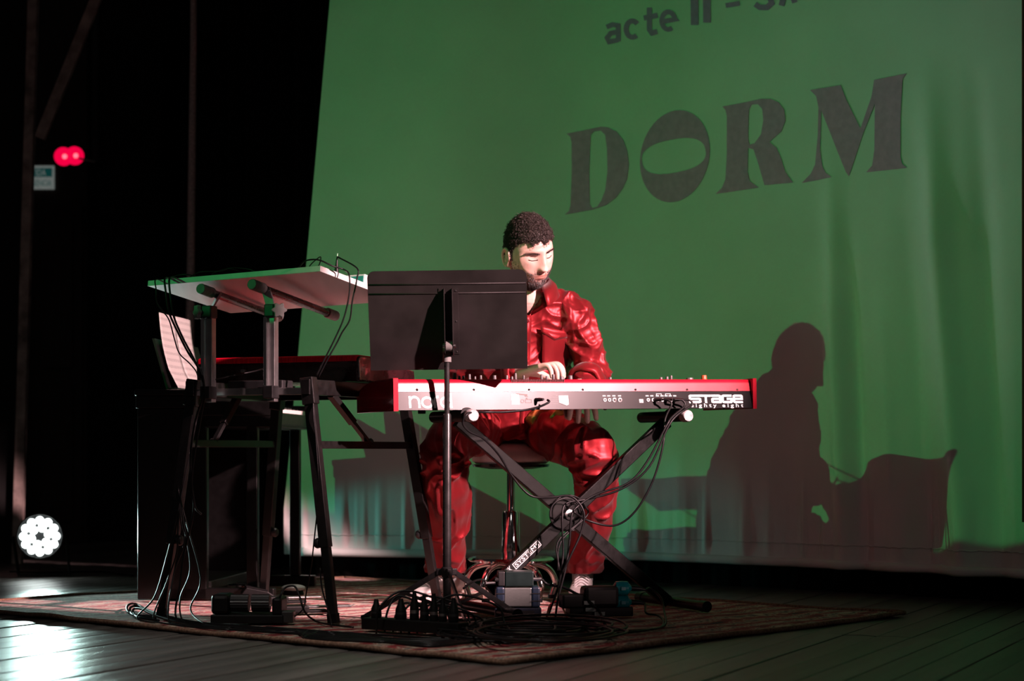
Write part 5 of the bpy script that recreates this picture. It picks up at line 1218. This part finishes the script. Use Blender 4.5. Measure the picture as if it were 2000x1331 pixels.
# --- long socket block with upright plugs in front of the music stand
c0_, c1_ = F(715, 1240), F(905, 1252); c = (c0_+c1_)/2; c.z = zf; sk = thing('socket_block', 'black socket block crowded with upright plugs below the music stand', 'power strip', c)
Rs = rot2(c1_-c0_); Ln = (c1_-c0_).length
rb(V((c.x, c.y+.03, zf+.018)), (Ln, .058, .034), 'block_body', M_adp, sk, Rs)
for i, (k, h_, w__) in enumerate(((.10, .055, .030), (.36, .06, .032), (.50, .085, .026), (.60, .075, .024), (.70, .08, .024), (.79, .068, .024), (.90, .07, .028))):
    p = V((c0_.x, c0_.y, 0)).lerp(V((c1_.x, c1_.y, 0)), k)+V((0, .03, zf+.035))
    o = MB().lathe([(w__*.5, 0), (w__*.55, .004), (w__*.5, h_*.5), (w__*.30, h_*.75), (w__*.2, h_)], Matrix.Translation(p), 14).build('plug', M_adp, sk, smooth='auto')
    MB().lathe([(w__*.42, h_*.10), (w__*.53, h_*.11), (w__*.53, h_*.34), (w__*.42, h_*.35)], Matrix.Translation(p), 14).build('plug_ring', M_steel if i in (2, 4, 5) else M_plastic, o, smooth='auto')
# --- double pedal unit at the piano side
c = F(482, 1228); c.z = zf; pd = thing('double_foot_pedal', 'black double foot pedal unit with ribbed rollers behind the table leg', 'pedal', c)
Rd = rot2((.995, -.05, 0))
rb(c+Rd @ V((0, .06, .014)), (.225, .13, .026), 'base', M_adp, pd, Rd); rb(c+Rd @ V((-.085, .055, .058)), (.055, .11, .062), 'housing', M_adp, pd, Rd, .012); rb(c+Rd @ V((.092, .055, .052)), (.030, .11, .055), 'housing', M_adp, pd, Rd, .008)
for k in (-.03, .035):
    ring = [( (.026+.0015*(i % 2))*math.cos(i*math.pi/20), (.026+.0015*(i % 2))*math.sin(i*math.pi/20)) for i in range(40)]
    MB().prism(ring, .055, zalign(c+Rd @ V((k-.027, .05, .060)), Rd @ V((1, 0, 0)))).build('ribbed_roller', M_plastic, pd)
rb(c+Rd @ V((.124, .03, .02)), (.036, .05, .036), 'side_block', mk('grey_plate', (.05, .05, .05), .4, .5), pd, Rd)
# --- two slim sustain pedals and an oval white one on the rug
def slim(px, py, ln, name_label, d, tone):
    c = F(px, py); c.z = zf; t = thing('sustain_pedal', name_label, 'pedal', c); R = rot2(d)
    rb(c+R @ V((-.04, 0, .013)), (.085, .06, .026), 'pedal_body', M_adp, t, R, .006)
    rb(c+R @ V((-.01+ln/2, 0, .020)), (ln, .038, .007), 'foot_plate', tone, t, R, .003)
    rb(c+R @ V((.02, 0, .006)), (.09, .055, .010), 'base_plate', M_adp, t, R, .002); return c
slim(600, 1206, .155, 'slim sustain pedal with a long grey foot plate near the table leg', (.96, .28, 0), mk('pedal_steel', (.20, .21, .21), .3, .8))
slim(560, 1187, .13, 'slim sustain pedal behind the double pedal unit', (.95, .30, 0), M_steel)
c = F(573, 1170); c.z = zf; t = thing('oval_pedal', 'small pale oval pedal on the rug behind the sustain pedals', 'pedal', c)
MB().ball(c+V((0, 0, .026)), (.045, .05, .013), None, 24, 10).build('pale_top', mk('pale_plastic', (.55, .57, .55), .3), t, smooth=True)
MB().lathe([(.038, 0), (.04, .004), (.034, .02)], Matrix.Translation(c), 20).build('dark_base', M_adp, t)
c = F(505, 1182); c.z = zf; t = thing('wedge_pedal', 'black wedge shaped volume pedal beside the pale oval pedal', 'pedal', c); R = rot2((.97, .2, 0))
MB().prism([(-.06, 0), (.065, 0), (.065, .012), (.03, .035), (-.045, .05), (-.06, .03)], .085, frame(c+R @ V((0, .05, 0)), R @ V((1, 0, 0)), V((0, 0, 1)), R @ V((0, -1, 0)))).build('wedge_body', M_adp, t, bevel=.003)
MB().bar(c+R @ V((-.045, .008, .053)), c+R @ V((.03, .008, .038)), .085, .004, (0, 0, 1)).build('treadle', M_rubber, t)
# --- things on the white board
c = onboard(.90, .80); t = thing('pale_interface', 'small pale box with a face coloured as if lit teal on the white board behind the music desk', 'box', c)
Rb2 = Matrix(((cs[1]-cs[0]).normalized(), (cs[3]-cs[0]).normalized(), bn)).transposed()
MB().box(c+bn*.019, (.10, .16, .036), Rb2).build('case', mk('pale_case', (.50, .54, .54), .4), t, bevel=.004)
MB().box(c+bn*.017-(cs[3]-cs[0]).normalized()*.0805, (.09, .003, .026), Rb2).build('teal_light_tint', mk('teal_light_tint', (.02, .20, .19), .4), t)  # teal light on the pale face, put in as colour
MB().lathe([(.006, 0), (.006, .012), (.003, .014)], frame(c+bn*.037, *Rb2.transposed()), 12).build('knob', M_white, t)
p = onboard(.955, .30); t = thing('upright_jack', 'black jack plug standing up from a cable end on the white board', 'plug', p)
MB().tube([p, p+V((0, 0, .02)), p+V((.001, 0, .05)), p+V((.002, 0, .062))], [.0075, .0065, .003, .0015], 10).build('plug_body', M_rubber, t, smooth='auto')
MB().tube([p+V((.002, 0, .058)), p+V((.003, 0, .07))], .0016, 8).build('tip', M_steel, t)

# ================================================================== CABLES
NC = [0]
def cable(pts, label, r=.0032, group=None, k=6, mat=None, name='cable'):
    sp = spline(pts, k); lowest = min(sp, key=lambda p: p.z); m = MB(); m.tube(sp, r, 7)
    o = m.build(name, mat or M_rubber, loc=(sp[0].x, sp[0].y, lowest.z-r), smooth=True); return tag(o, label, 'cable', group)
def fz(px, py, z=.0035): p = F(px, py, RZ+z); return p
# leads plugged into the back of the stage keyboard
def kpan(px, py, out): q = kp(px, py); return KM @ V((q.x, 0.194*q.z-out, q.z))
plugA = [kpan(1281, 781.5, .006), kpan(1288, 781, .03), kpan(1293, 784, .036)]
def lead(pts, label, plug_px):
    o = cable(pts, label, .0036)
    a, b_ = kpan(plug_px, 781.5, .0), kpan(plug_px+6, 781, .034)
    m = MB(); m.tube([a, a.lerp(b_, .55), b_], [.0062, .0058, .0042], 12); m.build('plug_sleeve', M_plastic, o, smooth='auto')
    return o
Yc = xp(1107, 1003, -.05).y
lead([kpan(1285, 781, .034), kpan(1294, 783, .045), kpan(1298, 792, .048), P(1299, 820, 6.26), P(1295, 870, 6.24), P(1275, 940, 6.24), P(1240, 1000, 6.25), P(1200, 1027, 6.26), P(1150, 1018, 6.25), P(1120, 1000, 6.20)], 'single black lead looping wide below the keyboard lettering to the stand hub', 1279)
lead([kpan(1307, 781, .034), kpan(1322, 783, .042), kpan(1324, 795, .044), P(1313, 815, 6.25), P(1300, 835, 6.23), P(1262, 905, 6.22), P(1225, 945, 6.21), P(1165, 966, 6.20), P(1128, 990, 6.18), P(1116, 1010, 6.16), P(1112, 1060, 6.16), P(1105, 1110, 6.15), P(1090, 1170, 6.13), fz(1085, 1205)], 'black lead from the middle jacks bundled along the stand arm', 1300)
lead([kpan(1322, 781, .034), kpan(1336, 783, .043), kpan(1338, 793, .044), P(1322, 812, 6.26), P(1303, 838, 6.24), P(1268, 912, 6.23), P(1215, 955, 6.22), P(1150, 975, 6.21), P(1105, 985, 6.17), P(1098, 1020, 6.15), P(1100, 1080, 6.15), P(1092, 1140, 6.14), fz(1072, 1200)], 'black lead from the outer jacks hanging down past the stand hub', 1316)
o = lead([kpan(1062, 782, .034), kpan(1062, 786, .045), kpan(1052, 792, .04), kpan(1040, 797, .03), kpan(1018, 802, .02), kpan(980, 803, .012)-V((0, 0, .004)), kpan(940, 803, .010)-V((0, 0, .004)), P(915, 808, 5.95), P(904, 826, 5.945), P(916, 843, 5.96), P(945, 858, 6.0), P(975, 890, 6.06), P(1000, 930, 6.10), P(1035, 968, 6.12), P(1075, 972, 6.13), P(1115, 970, 6.14), P(1140, 1000, 6.14), P(1135, 1040, 6.14), P(1115, 1085, 6.13), P(1098, 1120, 6.13)], 'thin mains lead draped along the keyboard underside and left stand arm', 1048)
hubloops = [(35, 3, 0), (31, -3, 2)]
for i, (rr2, dx, dy) in enumerate(hubloops):
    pts = []
    for a in range(0, 330, 30):
        pts.append(xp(1108+dx+rr2*math.cos(math.radians(a+70+20*i)), 1003+dy+rr2*math.sin(math.radians(a+70+20*i)), -.042-.004*i))
    e = pts[-1]; pts += [xp(1092+dx, 1060, -.05), xp(1090+3*i, 1115, -.06)]
    cable(pts, ('cable coil wound round the stand hub, outermost turn', 'cable coil wound round the stand hub, inner turn', 'cable coil wound round the stand hub, widest loose turn')[i], .003, 'cable coils on the stand hub')
# hanging leads at the tier and table
cable([onboard(.055, .03, .004), P(303, 548, 6.12), P(305, 567, 6.10), P(306, 590, 6.10), P(316, 606, 6.10), P(330, 625, 6.11), P(340, 660, 6.12), P(350, 690, 6.13), P(370, 710, 6.13), P(383, 726, 6.11), P(388, 742, 6.06)], 'thin kinked cable hanging from the free corner of the white board', .0022)
cable([onboard(.13, .02, .004), P(322, 545, 6.10), P(324, 572, 6.08), P(330, 610, 6.08), P(350, 655, 6.08), P(368, 690, 6.08), P(385, 715, 6.06), P(397, 742, 6.02), P(395, 780, 6.02), P(380, 830, 6.05), P(372, 900, 6.06), P(380, 985, 6.08), P(393, 1005, 6.1)], 'black cable falling from the board beside the tier post, outer of the pair', .0034)
cable([onboard(.16, .02, .004), P(331, 545, 6.09), P(333, 580, 6.07), P(340, 620, 6.07), P(358, 662, 6.06), P(378, 700, 6.05), P(393, 735, 6.01), P(400, 770, 6.0), P(390, 830, 6.03), P(375, 930, 6.05), P(378, 1000, 6.06), P(360, 1080, 6.06), P(352, 1140, 6.05), fz(345, 1210), fz(400, 1222), fz(450, 1228)], 'black cable falling from the board beside the tier post, inner of the pair', .0034)
cable([onboard(.93, .02, .004), P(612, 512, 5.92), P(626, 502, 5.92), P(624, 516, 5.93), onboard(.92, .12, .004)], 'thin wire loop standing above the board corner', .0018)
cable([onboard(.86, .04, .004), P(596, 510, 5.92), P(622, 508, 5.92), P(650, 520, 5.93), P(672, 527, 5.95), P(682, 538, 5.92), P(682, 575, 5.92), P(672, 620, 5.93), P(655, 660, 5.94), P(635, 700, 5.95), P(618, 735, 5.96)], 'cable arching over the board corner and down to the black beam', .0026)
cable([p+V((.002, 0, .06)), P(697, 524, 5.93), P(697, 545, 5.92), P(688, 590, 5.92), P(683, 625, 5.93), P(668, 650, 5.94), P(657, 672, 5.95), P(640, 702, 5.95), P(622, 737, 5.96)], 'cable with a kink dropping from the upright jack to the black beam', .0026)
cable([onboard(.22, .05, .004), onboard(.3, .02, .016), onboard(.4, .06, .018), onboard(.47, .03, .020), onboard(.52, .12, .008), onboard(.42, .16, .010), onboard(.33, .10, .014), onboard(.45, .05, .024), onboard(.56, .03, .016), onboard(.62, .04, .004)], 'thin tangled wire heaped along the edge of the white board', .0016)
cable([onboard(.06, .10, .004), onboard(.12, .05, .012), onboard(.2, .05, .016), onboard(.26, .12, .008), onboard(.3, .2, .004)], 'short wire arc near the free corner of the white board', .002)
cable([P(513, 721, 6.16), P(495, 726, 6.1), P(460, 733, 6.06), P(425, 741, 6.05), P(400, 744, 6.05)], 'slack signal lead below the red synthesizer', .0025)
cable([P(612, 775, 5.93), P(612, 810, 5.92), P(617, 860, 5.92), P(622, 960, 5.92), P(612, 1070, 5.93), P(607, 1110, 5.95), P(598, 1160, 5.95), P(592, 1190, 5.93), P(570, 1208, 5.9), fz(552, 1215)], 'thin cable running down beside the lit table leg', .0022)
cable([P(625, 1110, 5.90), P(629, 1150, 5.89), P(640, 1190, 5.87), fz(648, 1222)], 'short cable strapped to the foot of the lit table leg', .0026)
cable([fz(545, 1205), P(545, 1175, 5.9), P(556, 1150, 5.9), P(575, 1146, 5.9), P(585, 1165, 5.88), P(595, 1195, 5.87), fz(615, 1213), fz(640, 1220), fz(690, 1226)], 'green tinged cable arching over the rug from the double pedal', .0032)
# leads at the piano end
for i, (a, b_, c_) in enumerate(((300, 1150, 268), (325, 1120, 300), (340, 1100, 330), (352, 1150, 360), (372, 1170, 402))):
    cable([P(388-4*i, 800+20*i, 6.12), P(368-5*i, 900+10*i, 6.12), P(345+4*i, 1010, 6.10), P(a+20, b_-40, 6.08), P(a, b_+20, 6.06), fz(c_, 1208+3*i), fz(c_+50, 1218+2*i), fz(c_+110, 1226+2*i), fz(c_+180, 1231+i)],
          ('cable dropping from the table to the rug, first of five by the piano end', 'cable dropping from the table to the rug, second of five by the piano end', 'cable dropping from the table to the rug, middle of five by the piano end', 'cable dropping from the table to the rug, fourth of five by the piano end', 'cable dropping from the table to the rug, last of five by the piano end')[i], .0028, 'cables by the piano end')
for i in range(3):
    q0 = 248+6*i
    cable([fz(q0+50, 1205+4*i), fz(q0+8, 1200+3*i), P(q0, 1186+3*i, 6.35), fz(q0+15, 1180+5*i, .012), fz(q0+50, 1196+5*i), fz(q0+120, 1214+4*i), fz(q0+220, 1224+4*i), fz(q0+330, 1231+4*i), fz(q0+400, 1236+3*i)], ('loop of cable round the piano foot, upper turn', 'loop of cable round the piano foot, middle turn', 'loop of cable round the piano foot, lower turn')[i], .0042, 'cable loops at the piano foot')
# pile of coils in front of the boxes
rgc = random.Random(21)
for i in range(13):
    cx, cy = 1040+rgc.uniform(-45, 45), 1226+rgc.uniform(-9, 12); rx_, ry_ = rgc.uniform(75, 165), rgc.uniform(9, 20); pts = []
    a0 = rgc.uniform(0, 360); n_ = rgc.randint(11, 16)
    for k in range(n_+1):
        a = math.radians(a0+k*30); wob_ = 1+rgc.uniform(-.06, .06)
        pts.append(F(cx+rx_*wob_*math.cos(a)+rgc.uniform(-3, 3), cy+ry_*wob_*math.sin(a), RZ+.005+.0045*(i % 6)+rgc.uniform(0, .004)))
    cable(pts, 'black cable coil lying in the heap before the stacked boxes', .0038, 'coils in the cable heap')
# arching leads over the socket block
for i in range(7):
    x0 = 735+16*i; x1 = x0+rgc.uniform(70, 150); hgt = rgc.uniform(45, 85); Y0 = 5.62+rgc.uniform(-.05, .10)
    cable([P(x0, 1238, Y0), P(x0+6, 1238-hgt*.6, Y0), P((x0+x1)/2-15, 1238-hgt, Y0+.03), P(x1-10, 1238-hgt*.72, Y0+.02), P(x1+8, 1240-hgt*.25, Y0), fz(x1+40, 1250+rgc.uniform(-6, 8)), fz(x1+120, 1248+rgc.uniform(-8, 8))], 'black lead arching out of the crowded socket block', .0034, 'leads from the socket block')
cable([P(905, 1150, 5.95), P(925, 1136, 6.0), P(945, 1133, 6.1), bx3.location+Rk @ V((-.105, -.032, .010))], 'lead with a metal spring sleeve entering the dark green box', .0034)
cable([bx3.location+Rk @ V((.078, -.012, .022)), P(1070, 1142, 6.17), P(1100, 1148, 6.15), P(1125, 1160, 6.12), P(1150, 1175, 6.08), P(1170, 1195, 6.05), fz(1182, 1222)], 'black lead leaving the dark green box across the adapters', .0045)
pA_ = pwr.location
cable([pA_+Rp @ V((.140, .037, .084)), P(1270, 1150, 6.2), P(1290, 1168, 6.16), P(1297, 1195, 6.08), fz(1298, 1222), fz(1260, 1232), fz(1200, 1238)], 'lead from the upper teal connector looping by the stand foot', .0036)
cable([pA_+Rp @ V((.140, .037, .039)), P(1262, 1198, 6.08), P(1285, 1203, 6.05), fz(1296, 1215), fz(1285, 1228), fz(1230, 1233)], 'lead from the lower teal connector lying by the stand foot', .0036)
cable([fz(1068, 1205), P(1075, 1182, 6.2), P(1090, 1176, 6.2), P(1100, 1190, 6.2), fz(1108, 1208)], 'red tipped lead curling beside the silver fronted box', .0036, mat=mk('red_lead', (.30, .01, .02), .4))
for i in range(6):
    y0 = 1238+3.2*i; cable([fz(520+20*i, 1226+2*i), fz(600, y0-6), fz(680+10*i, y0), fz(760, y0+4+3*math.sin(i)), fz(840, y0+9), fz(930, y0+10-2*i)], 'black cable lying along the rug edge between pedal and heap', .0040, 'cables along the rug edge')
cable([P(20, 1118, 8.7)*1, F(110, 1119, .004), F(190, 1117, .004), F(262, 1124, .004)], 'dark cable running over the boards from the floor lamp', .006)
